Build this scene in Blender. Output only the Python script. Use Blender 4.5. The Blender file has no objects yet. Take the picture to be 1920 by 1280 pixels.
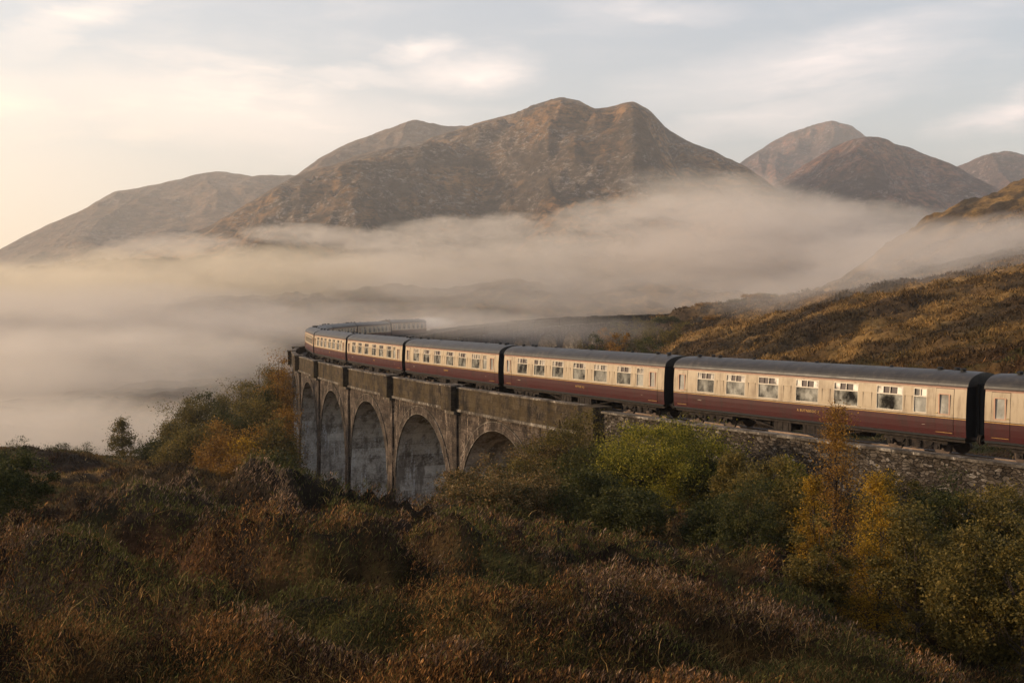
import bpy, math, random
import numpy as np
from mathutils import Vector, Matrix
R = math.radians
scene = bpy.context.scene
col = scene.collection
# ------------------------------------------------------------------ camera
FPX, YH = 2011.45, 574.2            # focal length and horizon row of the 1920x1280 photograph
cam = bpy.data.cameras.new('camera'); cam_o = bpy.data.objects.new('camera', cam); col.objects.link(cam_o)
cam.sensor_width = 36.0; cam.lens = FPX/1920*36
cam.clip_start = 0.1; cam.clip_end = 40000
PITCH = math.atan((640-YH)/FPX)
cam_o.rotation_euler = (math.pi/2-PITCH, 0, 0)
scene.camera = cam_o
scene.view_settings.view_transform = 'Standard'; scene.view_settings.look = 'None'
scene.view_settings.exposure = 0.52; scene.view_settings.gamma = 1.0
scene.cycles.volume_bounces = 3
scene.cycles.max_bounces = 8
scene.cycles.transparent_max_bounces = 16
scene.cycles.volume_max_steps = 256
SUN_AZ, SUN_EL = R(-86), R(12)      # azimuth from +Y, negative = left
# ------------------------------------------------------------------ world
class NT:
    def __init__(s, tree): s.t = tree; s.n = tree.nodes; s.l = tree.links
    def new(s, typ, **kw):
        nd = s.n.new(typ)
        for k, v in kw.items(): setattr(nd, k, v)
        return nd
    def put(s, sock, v):
        if v is None: return
        if hasattr(v, 'is_linked') or isinstance(v, bpy.types.NodeSocket): s.l.new(v, sock)
        else:
            if isinstance(v, (tuple, list)) and len(v) == 3 and sock.type == 'RGBA': v = (*v, 1)
            sock.default_value = v
    def math(s, op, a, b=None, c=None, clamp=False):
        nd = s.new('ShaderNodeMath', operation=op, use_clamp=clamp)
        s.put(nd.inputs[0], a); s.put(nd.inputs[1], b)
        if c is not None: s.put(nd.inputs[2], c)
        return nd.outputs[0]
    def vmath(s, op, a, b=None, out=0):
        nd = s.new('ShaderNodeVectorMath', operation=op); s.put(nd.inputs[0], a)
        if b is not None: s.put(nd.inputs[1], b)
        return nd.outputs[out]
    def noise(s, vec, scale=1, detail=4, rough=.55, dist=0, out=0):
        nd = s.new('ShaderNodeTexNoise'); s.put(nd.inputs['Vector'], vec); s.put(nd.inputs['Scale'], scale)
        s.put(nd.inputs['Detail'], detail); s.put(nd.inputs['Roughness'], rough); s.put(nd.inputs['Distortion'], dist)
        return nd.outputs[out]
    def ramp(s, fac, stops, interp='LINEAR'):
        nd = s.new('ShaderNodeValToRGB'); s.put(nd.inputs[0], fac); cr = nd.color_ramp; cr.interpolation = interp
        while len(cr.elements) < len(stops): cr.elements.new(.5)
        for e, (p, c) in zip(cr.elements, stops):
            e.position = p; e.color = (c, c, c, 1) if isinstance(c, (int, float)) else (*c, 1)
        return nd.outputs[0]
    def mix(s, fac, a, b, blend='MIX'):
        nd = s.new('ShaderNodeMix', data_type='RGBA', blend_type=blend)
        s.put(nd.inputs[0], fac); s.put(nd.inputs[6], a); s.put(nd.inputs[7], b); return nd.outputs[2]
    def sep(s, v):
        nd = s.new('ShaderNodeSeparateXYZ'); s.put(nd.inputs[0], v); return nd.outputs
    def comb(s, x, y, z):
        nd = s.new('ShaderNodeCombineXYZ'); s.put(nd.inputs[0], x); s.put(nd.inputs[1], y); s.put(nd.inputs[2], z); return nd.outputs[0]
    def smooth(s, v, a, b):
        nd = s.new('ShaderNodeMapRange', interpolation_type='SMOOTHSTEP'); s.put(nd.inputs[0], v); s.put(nd.inputs[1], a); s.put(nd.inputs[2], b); return nd.outputs[0]

def azel(px, py): return math.atan((px-960)/FPX), math.atan((YH-py)/FPX*math.cos(math.atan((px-960)/FPX)))
w = bpy.data.worlds.new('World'); scene.world = w; w.use_nodes = True
W = NT(w.node_tree); W.n.clear()
sky = W.new('ShaderNodeTexSky', sky_type='NISHITA'); sky.sun_disc = False
sky.sun_elevation = SUN_EL; sky.sun_rotation = SUN_AZ
sky.altitude = 50; sky.air_density = 1.0; sky.dust_density = 1.6; sky.ozone_density = 1.0
d3 = W.new('ShaderNodeTexCoord').outputs['Generated']
x_, y_, z_ = W.sep(d3)
azn = W.math('ARCTAN2', x_, y_); eln = W.math('ARCSINE', z_)
ae = W.comb(azn, W.math('MULTIPLY', eln, 2.6), 0)
warp = W.noise(ae, 3.0, 4, .5, out=1)
aw = W.vmath('ADD', ae, W.vmath('MULTIPLY', W.vmath('SUBTRACT', warp, (.5, .5, .5)), (.22, .16, 0)))
n1 = W.noise(aw, 4.2, 7, .55)
n2 = W.noise(W.vmath('MULTIPLY', aw, (1, 2.2, 1)), 9.0, 6, .6)
veil = W.smooth(W.math('ADD', W.math('MULTIPLY', n1, .65), W.math('MULTIPLY', n2, .35)), .46, .70)
ax, ay, _z = W.sep(W.vmath('ADD', W.comb(azn, eln, 0), W.vmath('MULTIPLY', W.vmath('SUBTRACT', W.noise(W.comb(azn, W.math('MULTIPLY', eln, 3), 0), 9, 6, .62, out=1), (.5, .5, .5)), (.10, .045, 0))))
blobs = None
for (bx, by, hw, hh, tilt, st) in [(865,140,120,42,-4,.95),(795,100,80,22,-14,.8),(690,150,210,18,3,.6),(430,215,420,80,3,.8),(560,150,150,14,6,.5),
        (120,60,190,34,-28,.5),(1480,130,330,60,-10,.55),(1450,215,260,36,-8,.6),(1900,205,130,30,-18,.7),(1260,30,150,26,4,.4),(60,200,220,90,0,.55),(1000,300,900,60,0,.25)]:
    a0, e0 = azel(bx, by); t = R(-tilt)
    dx = W.math('SUBTRACT', ax, a0); dy = W.math('SUBTRACT', ay, e0)
    u = W.math('ADD', W.math('MULTIPLY', dx, math.cos(t)*FPX/hw), W.math('MULTIPLY', dy, math.sin(t)*FPX/hw))
    v = W.math('ADD', W.math('MULTIPLY', dx, -math.sin(t)*FPX/hh), W.math('MULTIPLY', dy, math.cos(t)*FPX/hh))
    r2 = W.math('ADD', W.math('MULTIPLY', u, u), W.math('MULTIPLY', v, v))
    g = W.math('MULTIPLY', W.math('POWER', 2.718, W.math('MULTIPLY', r2, -.9)), st)
    blobs = g if blobs is None else W.math('MAXIMUM', blobs, g)
cl = W.math('MULTIPLY', blobs, W.math('ADD', .80, W.math('MULTIPLY', veil, 1.1)), clamp=True)
cl = W.math('MAXIMUM', cl, W.math('ADD', .12, W.math('MULTIPLY', veil, .22)))
sunward = W.smooth(azn, R(25), R(-40))
low = W.math('MULTIPLY', W.smooth(azn, R(-2), R(-34)), W.smooth(eln, R(17), R(1)))
cl = W.math('MAXIMUM', cl, W.math('MULTIPLY', low, .75))
ccol = W.mix(sunward, (1.05, .92, .88), (1.16, .97, .83))
ccol = W.mix(low, ccol, (1.22, .88, .57))
bright = W.vmath('MULTIPLY', sky.outputs[0], (.195, .197, .212))
bright = W.vmath('DIVIDE', bright, W.vmath('ADD', W.vmath('MULTIPLY', bright, (.38, .40, .46)), (1, 1, 1)))
bg1 = W.new('ShaderNodeBackground'); W.put(bg1.inputs[0], bright); bg1.inputs[1].default_value = 1.0      # the sky's own 0.15 is in the multiply above
bg2 = W.new('ShaderNodeBackground'); W.put(bg2.inputs[0], ccol); bg2.inputs[1].default_value = 1.0
ms = W.new('ShaderNodeMixShader'); W.put(ms.inputs[0], cl); W.l.new(bg1.outputs[0], ms.inputs[1]); W.l.new(bg2.outputs[0], ms.inputs[2])
wo = W.new('ShaderNodeOutputWorld'); W.l.new(ms.outputs[0], wo.inputs[0])
# ------------------------------------------------------------------ sun
sd = bpy.data.lights.new('sun', 'SUN'); sd.energy = 5.0; sd.angle = R(0.6); sd.color = (1.0, .76, .50)
so = bpy.data.objects.new('sun', sd); col.objects.link(so)
sv = Vector((math.sin(SUN_AZ)*math.cos(SUN_EL), math.cos(SUN_AZ)*math.cos(SUN_EL), math.sin(SUN_EL)))
so.rotation_euler = sv.to_track_quat('Z', 'Y').to_euler()

# ------------------------------------------------------------------ helpers
def tag(o, label=None, cat=None, group=None, kind=None):
    if label: o['label'] = label
    if cat: o['category'] = cat
    if group: o['group'] = group
    if kind: o['kind'] = kind
    return o
def empty(name, loc=(0, 0, 0), rz=0):
    o = bpy.data.objects.new(name, None); col.objects.link(o); o.location = loc; o.rotation_euler = (0, 0, rz)
    o.empty_display_size = .3; return o
def link_mesh(name, me, parent=None):
    o = bpy.data.objects.new(name, me); col.objects.link(o)
    if parent is not None: o.parent = parent
    return o
class MB:
    def __init__(s): s.v = []; s.f = []; s.m = []; s.uv = []
    def quad(s, pts, m=0, uvs=None):
        i = len(s.v); s.v += [tuple(p) for p in pts]; s.uv += (list(uvs) if uvs else [(p[0]+p[1], p[2]) for p in pts])
        s.f.append(tuple(range(i, i+len(pts)))); s.m.append(m)
    def box(s, a, b, m=0):
        x0, y0, z0 = a; x1, y1, z1 = b
        P = [(x0,y0,z0),(x1,y0,z0),(x1,y1,z0),(x0,y1,z0),(x0,y0,z1),(x1,y0,z1),(x1,y1,z1),(x0,y1,z1)]
        for f in ((0,3,2,1),(4,5,6,7),(0,1,5,4),(1,2,6,5),(2,3,7,6),(3,0,4,7)): s.quad([P[k] for k in f], m)
    def tube(s, p0, p1, r0, r1, n=8, m=0, caps=True):
        p0 = Vector(p0); p1 = Vector(p1); d = (p1-p0); 
        if d.length < 1e-6: return
        q = d.normalized().to_track_quat('Z', 'Y'); a = []; b = []
        for k in range(n):
            c = Vector((math.cos(2*math.pi*k/n), math.sin(2*math.pi*k/n), 0)); a.append(p0+q@(c*r0)); b.append(p1+q@(c*r1))
        for k in range(n):
            j = (k+1) % n; s.quad([a[k], a[j], b[j], b[k]], m)
        if caps: s.quad(a[::-1], m); s.quad(b, m)
    def build(s, name, mats, parent=None, smooth=False):
        me = bpy.data.meshes.new(name); me.from_pydata(s.v, [], s.f)
        for mm in (mats if isinstance(mats, (list, tuple)) else [mats]): me.materials.append(mm)
        if any(s.m): me.polygons.foreach_set('material_index', s.m)
        if s.uv and len(s.uv) == len(s.v):
            l = me.uv_layers.new(name='UVMap'); idx = np.empty(len(me.loops), np.int32); me.loops.foreach_get('vertex_index', idx)
            l.data.foreach_set('uv', np.array(s.uv, np.float32)[idx].ravel())
        if smooth: me.polygons.foreach_set('use_smooth', [True]*len(me.polygons))
        me.update()
        return link_mesh(name, me, parent)
def np_mesh(name, V, F, mats, colors=None, smooth=False, midx=None):
    """V (n,3), F (m,k) with one k"""
    me = bpy.data.meshes.new(name); k = F.shape[1]
    me.vertices.add(len(V)); me.vertices.foreach_set('co', V.astype(np.float32).ravel())
    me.loops.add(F.size); me.loops.foreach_set('vertex_index', F.astype(np.int32).ravel())
    me.polygons.add(len(F)); me.polygons.foreach_set('loop_start', (np.arange(len(F))*k).astype(np.int32))
    for mm in (mats if isinstance(mats, (list, tuple)) else [mats]): me.materials.append(mm)
    if midx is not None: me.polygons.foreach_set('material_index', midx.astype(np.int32))
    if smooth: me.polygons.foreach_set('use_smooth', np.ones(len(F), bool))
    if colors is not None:
        a = me.color_attributes.new('Col', 'FLOAT_COLOR', 'POINT')
        c4 = np.ones((len(V), 4), np.float32); c4[:, :3] = colors; a.data.foreach_set('color', c4.ravel())
    me.update(calc_edges=True); return me
# --- numpy noise
def _hash(ix, iy, seed):
    h = (ix.astype(np.int64)*374761393 + iy.astype(np.int64)*668265263 + seed*1442695041) & 0xffffffff
    h = ((h ^ (h >> 13))*1274126177) & 0xffffffff
    return ((h ^ (h >> 16)) & 0xffffff)/float(0xffffff)
def vnoise(x, y, seed=0):
    ix = np.floor(x); iy = np.floor(y); fx = x-ix; fy = y-iy
    fx = fx*fx*fx*(fx*(fx*6-15)+10); fy = fy*fy*fy*(fy*(fy*6-15)+10)
    a = _hash(ix, iy, seed); b = _hash(ix+1, iy, seed); c = _hash(ix, iy+1, seed); d = _hash(ix+1, iy+1, seed)
    return (a+(b-a)*fx)*(1-fy)+(c+(d-c)*fx)*fy
def fbm(x, y, oct=5, seed=0, gain=.5, lac=2.03):
    t = 0; a = 1; n = 0
    for o in range(oct):
        t = t+a*(vnoise(x, y, seed+o*17)*2-1); n += a; a *= gain; x = x*lac+3.1; y = y*lac+7.7
    return t/n
def ridged(x, y, oct=6, seed=0, gain=.5):
    t = 0; a = 1; n = 0; w = 1
    for o in range(oct):
        v = 1-np.abs(vnoise(x, y, seed+o*13)*2-1); v = v*v*w; w = np.clip(v*1.6, 0, 1)
        t = t+a*v; n += a; a *= gain; x = x*2.07+1.7; y = y*2.07+4.3
    return t/n
def sstep(x, a, b): t = np.clip((x-a)/(b-a), 0, 1); return t*t*(3-2*t)
def P(px, py, d):
    """point seen at photo pixel (px,py) at forward distance d"""
    return Vector(((px-960)/FPX*d, d, (YH-py)/FPX*d))
# ------------------------------------------------------------------ track centre line
DS = .25
_s = np.arange(0, 520, DS)
_k = np.where(_s < 98.6, .00292, np.where(_s < 175, .00742, .0035))
_th = .6244-np.concatenate([[0], np.cumsum(_k[:-1])*DS])
_X = 20.687-np.concatenate([[0], np.cumsum(np.sin(_th[:-1]))*DS]); _Y = 48.744+np.concatenate([[0], np.cumsum(np.cos(_th[:-1]))*DS])
_sb = np.arange(-90, 0, DS)[::-1]; _tb = .6244-_sb*.00292
_Xb = 20.687+np.cumsum(np.sin(_tb))*DS; _Yb = 48.744-np.cumsum(np.cos(_tb))*DS
S_ = np.concatenate([_sb[::-1], _s]); TH = np.concatenate([_tb[::-1], _th])
XC = np.concatenate([_Xb[::-1], _X])+1.37*np.cos(TH); YC = np.concatenate([_Yb[::-1], _Y])+1.37*np.sin(TH)
_g = np.where(S_ < 188, 0, np.where(S_ < 280, .034, .012)); _g = np.convolve(_g, np.ones(81)/81, 'same')
ZC = -7.05+np.cumsum(_g)*DS
def tp(s, off=0, h=0):
    th = np.interp(s, S_, TH); return Vector((float(np.interp(s, S_, XC)+off*math.cos(th)), float(np.interp(s, S_, YC)+off*math.sin(th)), float(np.interp(s, S_, ZC)+h)))
S_WALL, S_END = 24.0, 345.0
# ------------------------------------------------------------------ materials
def mat(name): 
    m = bpy.data.materials.new(name); m.use_nodes = True; N = NT(m.node_tree); N.n.clear(); return m, N
def finish(m, N, colr, rough=.8, spec=.3, bump=None, bstr=.3, bdist=.05, metal=0, transl=None):
    b = N.new('ShaderNodeBsdfPrincipled'); N.put(b.inputs['Base Color'], colr); N.put(b.inputs['Roughness'], rough)
    b.inputs['Specular IOR Level'].default_value = spec; N.put(b.inputs['Metallic'], metal)
    if bump is not None:
        bn = N.new('ShaderNodeBump'); bn.inputs['Strength'].default_value = bstr; bn.inputs['Distance'].default_value = bdist
        N.put(bn.inputs['Height'], bump); N.l.new(bn.outputs[0], b.inputs['Normal'])
    o = N.new('ShaderNodeOutputMaterial'); out = b.outputs[0]
    if transl:
        tr = N.new('ShaderNodeBsdfTranslucent'); N.put(tr.inputs[0], colr); mx = N.new('ShaderNodeMixShader'); mx.inputs[0].default_value = transl
        N.l.new(out, mx.inputs[1]); N.l.new(tr.outputs[0], mx.inputs[2]); out = mx.outputs[0]
    N.l.new(out, o.inputs[0]); return m
def geo_pos(N): return N.new('ShaderNodeNewGeometry').outputs['Position']
def m_simple(name, c, rough=.6, spec=.3, var=.25, scale=6, metal=0, streak=False):
    m, N = mat(name); p = N.new('ShaderNodeTexCoord').outputs['Object']
    q = N.vmath('MULTIPLY', p, (1, 1, .12)) if streak else p
    n = N.noise(q, scale, 5, .6)
    c0 = tuple(v*(1-var) for v in c); c1 = tuple(min(1, v*(1+var)) for v in c)
    return finish(m, N, N.ramp(n, [(.3, c0), (.7, c1)]), rough, spec, metal=metal)
def m_leaf(name, stops, transl=.3):
    m, N = mat(name); g = N.new('ShaderNodeNewGeometry'); oi = N.new('ShaderNodeObjectInfo')
    big = N.noise(g.outputs['Position'], 1.1, 2, .5)
    f = N.math('ADD', N.math('MULTIPLY', g.outputs['Random Per Island'], .6), N.math('MULTIPLY', N.math('SUBTRACT', big, .3), .9))
    f = N.math('ADD', f, N.math('MULTIPLY', N.math('SUBTRACT', oi.outputs['Random'], .5), .12))
    return finish(m, N, N.ramp(f, stops), .65, .2, transl=transl)
def m_vcol(name, transl=0, rough=.9):
    m, N = mat(name); a = N.new('ShaderNodeAttribute', attribute_name='Col')
    g = N.new('ShaderNodeNewGeometry'); r = N.math('ADD', .30, N.math('MULTIPLY', N.math('POWER', g.outputs['Random Per Island'], 1.6), 1.15))
    c = N.vmath('MULTIPLY', a.outputs[0], N.comb(r, r, r))
    return finish(m, N, c, rough, .12, transl=transl)

def m_stone(name, base, light, dark, moss=0.0, brick=(1.1, .38), stain=.5, mossc=(.07, .045, .015), bstr=.5):
    m, N = mat(name); uv = N.new('ShaderNodeUVMap', uv_map='UVMap').outputs[0]; p = geo_pos(N)
    b = N.new('ShaderNodeTexBrick'); N.put(b.inputs['Vector'], uv); b.inputs['Scale'].default_value = 1
    b.inputs['Brick Width'].default_value = brick[0]; b.inputs['Row Height'].default_value = brick[1]; b.inputs['Mortar Size'].default_value = .018; b.inputs['Mortar Smooth'].default_value = .4
    N.put(b.inputs['Color1'], (.35, .35, .35)); N.put(b.inputs['Color2'], (.75, .75, .75)); N.put(b.inputs['Mortar'], (.15, .15, .15)); b.inputs['Bias'].default_value = 0
    bc = N.new('ShaderNodeSeparateColor'); N.l.new(b.outputs[0], bc.inputs[0])
    n1 = N.noise(p, .9, 6, .65); n2 = N.noise(p, 5.5, 6, .7)
    st = N.noise(N.vmath('MULTIPLY', p, (1, 1, .12)), 1.9, 6, .7)
    f = N.math('ADD', N.math('MULTIPLY', n1, .45), N.math('ADD', N.math('MULTIPLY', n2, .35), N.math('MULTIPLY', bc.outputs[0], .22)))
    c = N.ramp(f, [(.40, dark), (.51, base), (.64, light)])
    wh = N.math('MULTIPLY', N.smooth(st, .53, .64), N.smooth(n2, .40, .60)); dk = N.math('MULTIPLY', N.smooth(N.noise(N.vmath('MULTIPLY', p, (1, 1, .2)), 1.1, 5, .6), .50, .62), .75)
    c = N.mix(dk, c, dark)
    c = N.mix(N.math('MULTIPLY', wh, stain), c, tuple(min(.6, v*1.9) for v in light))
    fl = N.smooth(N.noise(N.vmath('MULTIPLY', p, (1, 1, 2.2)), 7.5, 5, .75), .615, .70)
    c = N.mix(N.math('MULTIPLY', fl, .55*stain+.15), c, (.50, .44, .36))
    if moss: c = N.mix(N.math('MULTIPLY', N.smooth(n1, .40, .60), moss), c, mossc)
    h = N.math('ADD', N.math('MULTIPLY', bc.outputs[0], .5), n2)
    return finish(m, N, c, .92, .15, h, bstr, .06)
M = {}
M['stone'] = m_stone('weathered_concrete', (.052, .036, .026), (.145, .108, .080), (.014, .010, .007), stain=1.0, bstr=.8)
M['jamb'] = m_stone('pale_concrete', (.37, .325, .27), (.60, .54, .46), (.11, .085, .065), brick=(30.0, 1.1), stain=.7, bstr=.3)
M['parapet'] = m_stone('mossy_parapet_stone', (.048, .034, .021), (.10, .075, .052), (.015, .011, .008), moss=.5, stain=.35)
def m_rubble():
    m, N = mat('rubble_wall_stone'); uv = N.new('ShaderNodeUVMap', uv_map='UVMap').outputs[0]; p = geo_pos(N)
    q = N.vmath('MULTIPLY', N.vmath('ADD', uv, N.vmath('MULTIPLY', N.noise(p, 1.6, 4, .6, out=1), (.35, .3, 0))), (3.4, 7.6, 1))
    vo = N.new('ShaderNodeTexVoronoi'); N.put(vo.inputs['Vector'], q); vo.inputs['Scale'].default_value = 1; vo.inputs['Randomness'].default_value = .9
    ve = N.new('ShaderNodeTexVoronoi', feature='DISTANCE_TO_EDGE'); N.put(ve.inputs['Vector'], q); ve.inputs['Scale'].default_value = 1; ve.inputs['Randomness'].default_value = .9
    cs = N.new('ShaderNodeSeparateColor'); N.l.new(vo.outputs['Color'], cs.inputs[0])
    n = N.noise(p, 7, 6, .7); nb = N.noise(p, .8, 4, .6)
    f = N.math('ADD', N.math('MULTIPLY', cs.outputs[0], .40), N.math('ADD', N.math('MULTIPLY', n, .5), N.math('MULTIPLY', nb, .35)))
    c = N.ramp(f, [(.36, (.020, .015, .011)), (.60, (.062, .047, .034)), (.78, (.125, .10, .078)), (.93, (.34, .29, .24))])
    e = N.smooth(ve.outputs['Distance'], .0, .09); c = N.mix(N.math('ADD', .35, N.math('MULTIPLY', e, .65)), (.02, .016, .012), c)
    return finish(m, N, c, .95, .1, N.math('ADD', N.math('MULTIPLY', e, .8), N.math('MULTIPLY', n, .7)), 1.0, .09)
M['rubble'] = m_rubble()
M['coping'] = m_stone('coping_stone', (.11, .088, .066), (.26, .22, .175), (.035, .027, .02), brick=(1.4, 5), stain=.8)
M['ballast'] = m_simple('ballast', (.06, .05, .042), .95, .1, .6, 14)
M['sleeper'] = m_simple('sleeper_wood', (.045, .034, .026), .9, .1, .4, 9)
M['rail'] = m_simple('rail_steel', (.16, .11, .08), .45, .5, .3, 5, metal=.7)
def m_paint(name, c, dirt=(.10, .06, .04), amt=.35, rough=.38, spec=.24):
    m, N = mat(name); p = N.new('ShaderNodeTexCoord').outputs['Object']; oi = N.new('ShaderNodeObjectInfo').outputs['Random']
    q = N.vmath('ADD', p, N.comb(N.math('MULTIPLY', oi, 40), 0, 0))
    st = N.noise(N.vmath('MULTIPLY', q, (1, 1, .16)), 3.2, 5, .65); n = N.noise(q, 1.2, 4, .6)
    f = N.math('ADD', N.math('MULTIPLY', st, .7), N.math('MULTIPLY', n, .3))
    cc = N.mix(N.math('MULTIPLY', N.smooth(f, .46, .68), amt), c, dirt)
    return finish(m, N, cc, N.math('ADD', rough, N.math('MULTIPLY', n, .25)), spec)
M['cream'] = m_paint('cream_paint', (.45, .345, .225), (.20, .135, .085), .7)
M['maroon'] = m_paint('maroon_paint', (.048, .0042, .0045), (.018, .008, .006), .55, .36)
M['gold'] = m_simple('gold_lining', (.48, .26, .05), .5, .4, .15)
M['lineblack'] = m_simple('dark_lining', (.035, .012, .01), .5, .4, .1)
M['band'] = m_simple('brown_cornice', (.33, .17, .11), .55, .4, .25, 3)
M['roof'] = m_paint('roof_grey', (.034, .029, .025), (.10, .08, .06), .6, .34, .34)
M['black'] = m_simple('soot_and_shade_black', (.010, .009, .009), .7, .3, .3)
M['under'] = m_simple('underframe_grime', (.030, .022, .017), .85, .2, .6, 4)
M['wheel'] = m_simple('wheel_steel', (.07, .045, .032), .6, .4, .4, 4, metal=.4)
M['frame'] = m_simple('window_frame_metal', (.50, .41, .30), .4, .5, .1)
M['doorframe'] = m_simple('door_window_frame', (.48, .27, .17), .5, .4, .1)
M['brass'] = m_simple('brass_handle', (.5, .35, .12), .35, .5, .1, metal=.8)
def m_glass(name, milky, dark, lo, hi):
    m, N = mat(name); p = N.new('ShaderNodeTexCoord').outputs['Object']; oi = N.new('ShaderNodeObjectInfo').outputs['Random']
    q = N.vmath('ADD', p, N.comb(N.math('MULTIPLY', oi, 57), 0, 0))
    n = N.noise(N.vmath('MULTIPLY', q, (1, 1, .8)), 1.7, 4, .55)
    c = N.mix(N.smooth(n, lo, hi), dark, milky)
    return finish(m, N, c, N.ramp(n, [(.4, .08), (.7, .35)]), .8)
M['glass'] = m_glass('misted_reflection_glass', (.20, .185, .15), (.018, .016, .014), .36, .60)  # pale base colour stands for misting and the milky reflection together
M['glass_top'] = m_glass('vent_glass', (.38, .32, .25), (.06, .05, .04), .38, .52)
M['glass_frost'] = m_glass('frosted_glass', (.34, .32, .27), (.22, .20, .17), .30, .60)
M['bark'] = m_simple('bark', (.07, .05, .038), .9, .1, .4, 8)

# ground & mountains
def m_ground():
    m, N = mat('moorland'); a = N.new('ShaderNodeAttribute', attribute_name='Col'); p = geo_pos(N)
    n = N.noise(p, .9, 7, .7); n3 = N.noise(N.vmath('MULTIPLY', p, (1, 1, 2)), .11, 8, .7); n4 = N.noise(p, 4.5, 5, .7)
    n5 = N.noise(p, .33, 6, .75)
    f = N.math('ADD', .62, N.math('ADD', N.math('ADD', N.math('MULTIPLY', N.math('SUBTRACT', n, .5), 2.6), N.math('MULTIPLY', N.math('SUBTRACT', n5, .5), 2.4)), N.math('MULTIPLY', N.math('SUBTRACT', n3, .3), 1.3)))
    f = N.math('MAXIMUM', f, .22)
    c = N.vmath('MULTIPLY', a.outputs[0], N.comb(f, f, f))
    return finish(m, N, c, .95, .1, N.math('ADD', n, N.math('MULTIPLY', n4, .4)), .9, .5)
M['ground'] = m_ground()
def m_mount(name, grass, heather, rock, sc=1.0):
    m, N = mat(name); p = geo_pos(N); q = N.vmath('MULTIPLY', p, (.001*sc, .001*sc, .002*sc))
    n1 = N.noise(q, 7, 9, .66, .3); n2 = N.noise(q, 38, 8, .75); n3 = N.noise(q, 2.6, 4, .5)
    c = N.mix(N.smooth(N.math('ADD', N.math('MULTIPLY', n1, .6), N.math('MULTIPLY', n3, .4)), .42, .58), heather, grass)
    c = N.mix(N.smooth(n2, .40, .62), tuple(.5*v for v in heather), c)
    rk = N.math('MULTIPLY', N.smooth(N.noise(q, 70, 8, .85), .50, .61), N.smooth(N.noise(q, 8.5, 5, .7), .43, .58))
    c = N.mix(rk, c, rock)
    return finish(m, N, c, .95, .1, N.math('ADD', N.math('MULTIPLY', n1, 1.0), N.math('MULTIPLY', n2, .55)), 1.0, 40)
M['mount'] = m_mount('mountain_slope', (.40, .205, .078), (.125, .088, .058), (.42, .345, .29))
M['mount2'] = m_mount('purple_mountain_slope', (.34, .15, .085), (.10, .064, .055), (.40, .30, .28), .8)
M['mount3'] = m_mount('far_hill_slope', (.27, .155, .085), (.18, .11, .07), (.3, .25, .21), .6)

# ------------------------------------------------------------------ ground
COLS = {
 -900: [(0,-1.75),(12,-4.2),(30,-6.2),(60,-9),(100,-13),(140,-17),(200,-31),(300,-38),(700,-40),(1200,-30),(1600,20)],
 0:    [(0,-1.75),(12,-4.3),(20,-5.3),(30,-7.0),(45,-9.9),(60,-12.6),(70,-13.5),(90,-14.9),(110,-15.9),(124,-16.5),(150,-21),(200,-32),(300,-38),(700,-38),(1200,-10),(1800,60)],
 225:  [(0,-1.75),(12,-4.3),(20,-5.2),(30,-6.9),(45,-9.4),(60,-11.9),(75,-13.5),(100,-15.5),(126,-17.4),(150,-22),(200,-32),(300,-36),(700,-30),(1200,10),(1800,75)],
 400:  [(0,-1.75),(12,-4.2),(20,-5.1),(30,-6.9),(45,-9.2),(70,-13.2),(100,-16.0),(125,-19),(150,-23),(200,-32),(300,-34),(700,-26),(1200,20),(1800,80)],
 560:  [(0,-1.75),(12,-4.2),(20,-5.1),(30,-6.9),(45,-9.0),(60,-12.2),(80,-17),(110,-22.5),(150,-28),(200,-32),(300,-32),(700,-22),(1200,28),(1800,90)],
 760:  [(0,-1.75),(12,-4.2),(20,-5.2),(30,-6.8),(45,-8.7),(60,-12),(80,-18),(110,-24),(150,-29),(200,-32),(300,-31),(700,-18),(1200,30),(1800,90)],
 920:  [(0,-1.75),(12,-4.2),(20,-5.6),(30,-6.9),(40,-8.3),(50,-9.8),(65,-13),(80,-18),(120,-25),(200,-32),(300,-28),(700,-14),(1200,34),(1800,90)],
 1100: [(0,-1.75),(12,-4.3),(20,-5.7),(30,-7.4),(38,-9.0),(50,-10.6),(62,-10.8),(75,-10),(95,-12),(130,-18),(200,-22),(290,-16),(330,-10),(420,-14),(700,-12),(1200,34),(1800,90)],
 1250: [(0,-1.75),(12,-4.3),(16,-5.2),(28,-7.2),(36,-9.0),(48,-10.2),(60,-9.6),(72,-8.6),(90,-9),(150,-9.5),(220,-8.5),(330,-4.2),(380,-5),(500,-14),(700,-10),(1200,34),(1800,90)],
 1430: [(0,-1.75),(14,-4.9),(24,-7.0),(32,-8.8),(42,-9.6),(53,-8.9),(62,-7.8),(90,-7.0),(150,-5.5),(250,-1.8),(360,1.6),(450,0),(600,-12),(1000,10),(1800,90)],
 1600: [(0,-1.75),(12,-4.5),(20,-6.5),(28,-8.8),(40,-9.6),(50,-8.7),(60,-7.7),(90,-5),(150,-1.2),(250,3),(400,7.5),(500,12),(620,16),(800,10),(1200,30),(1800,90)],
 1750: [(0,-1.75),(11,-4.4),(18,-6.5),(26,-8.9),(36,-9.2),(45,-8.6),(55,-7.4),(80,-4.5),(150,0),(250,6),(400,16),(550,38),(640,59),(760,50),(1000,40),(1800,90)],
 1920: [(0,-1.75),(10,-4.3),(16,-6.6),(24,-9),(34,-9.2),(42,-8.2),(52,-6.6),(75,-3),(150,3),(250,9.5),(400,28),(550,57),(640,80),(760,78),(1000,50),(1800,90)],
 2500: [(0,-1.75),(10,-4.2),(16,-6),(24,-8.5),(34,-8.5),(42,-7),(52,-5),(75,0),(150,8),(250,18),(400,42),(550,84),(640,108),(800,100),(1200,90),(1800,110)],
}
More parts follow.
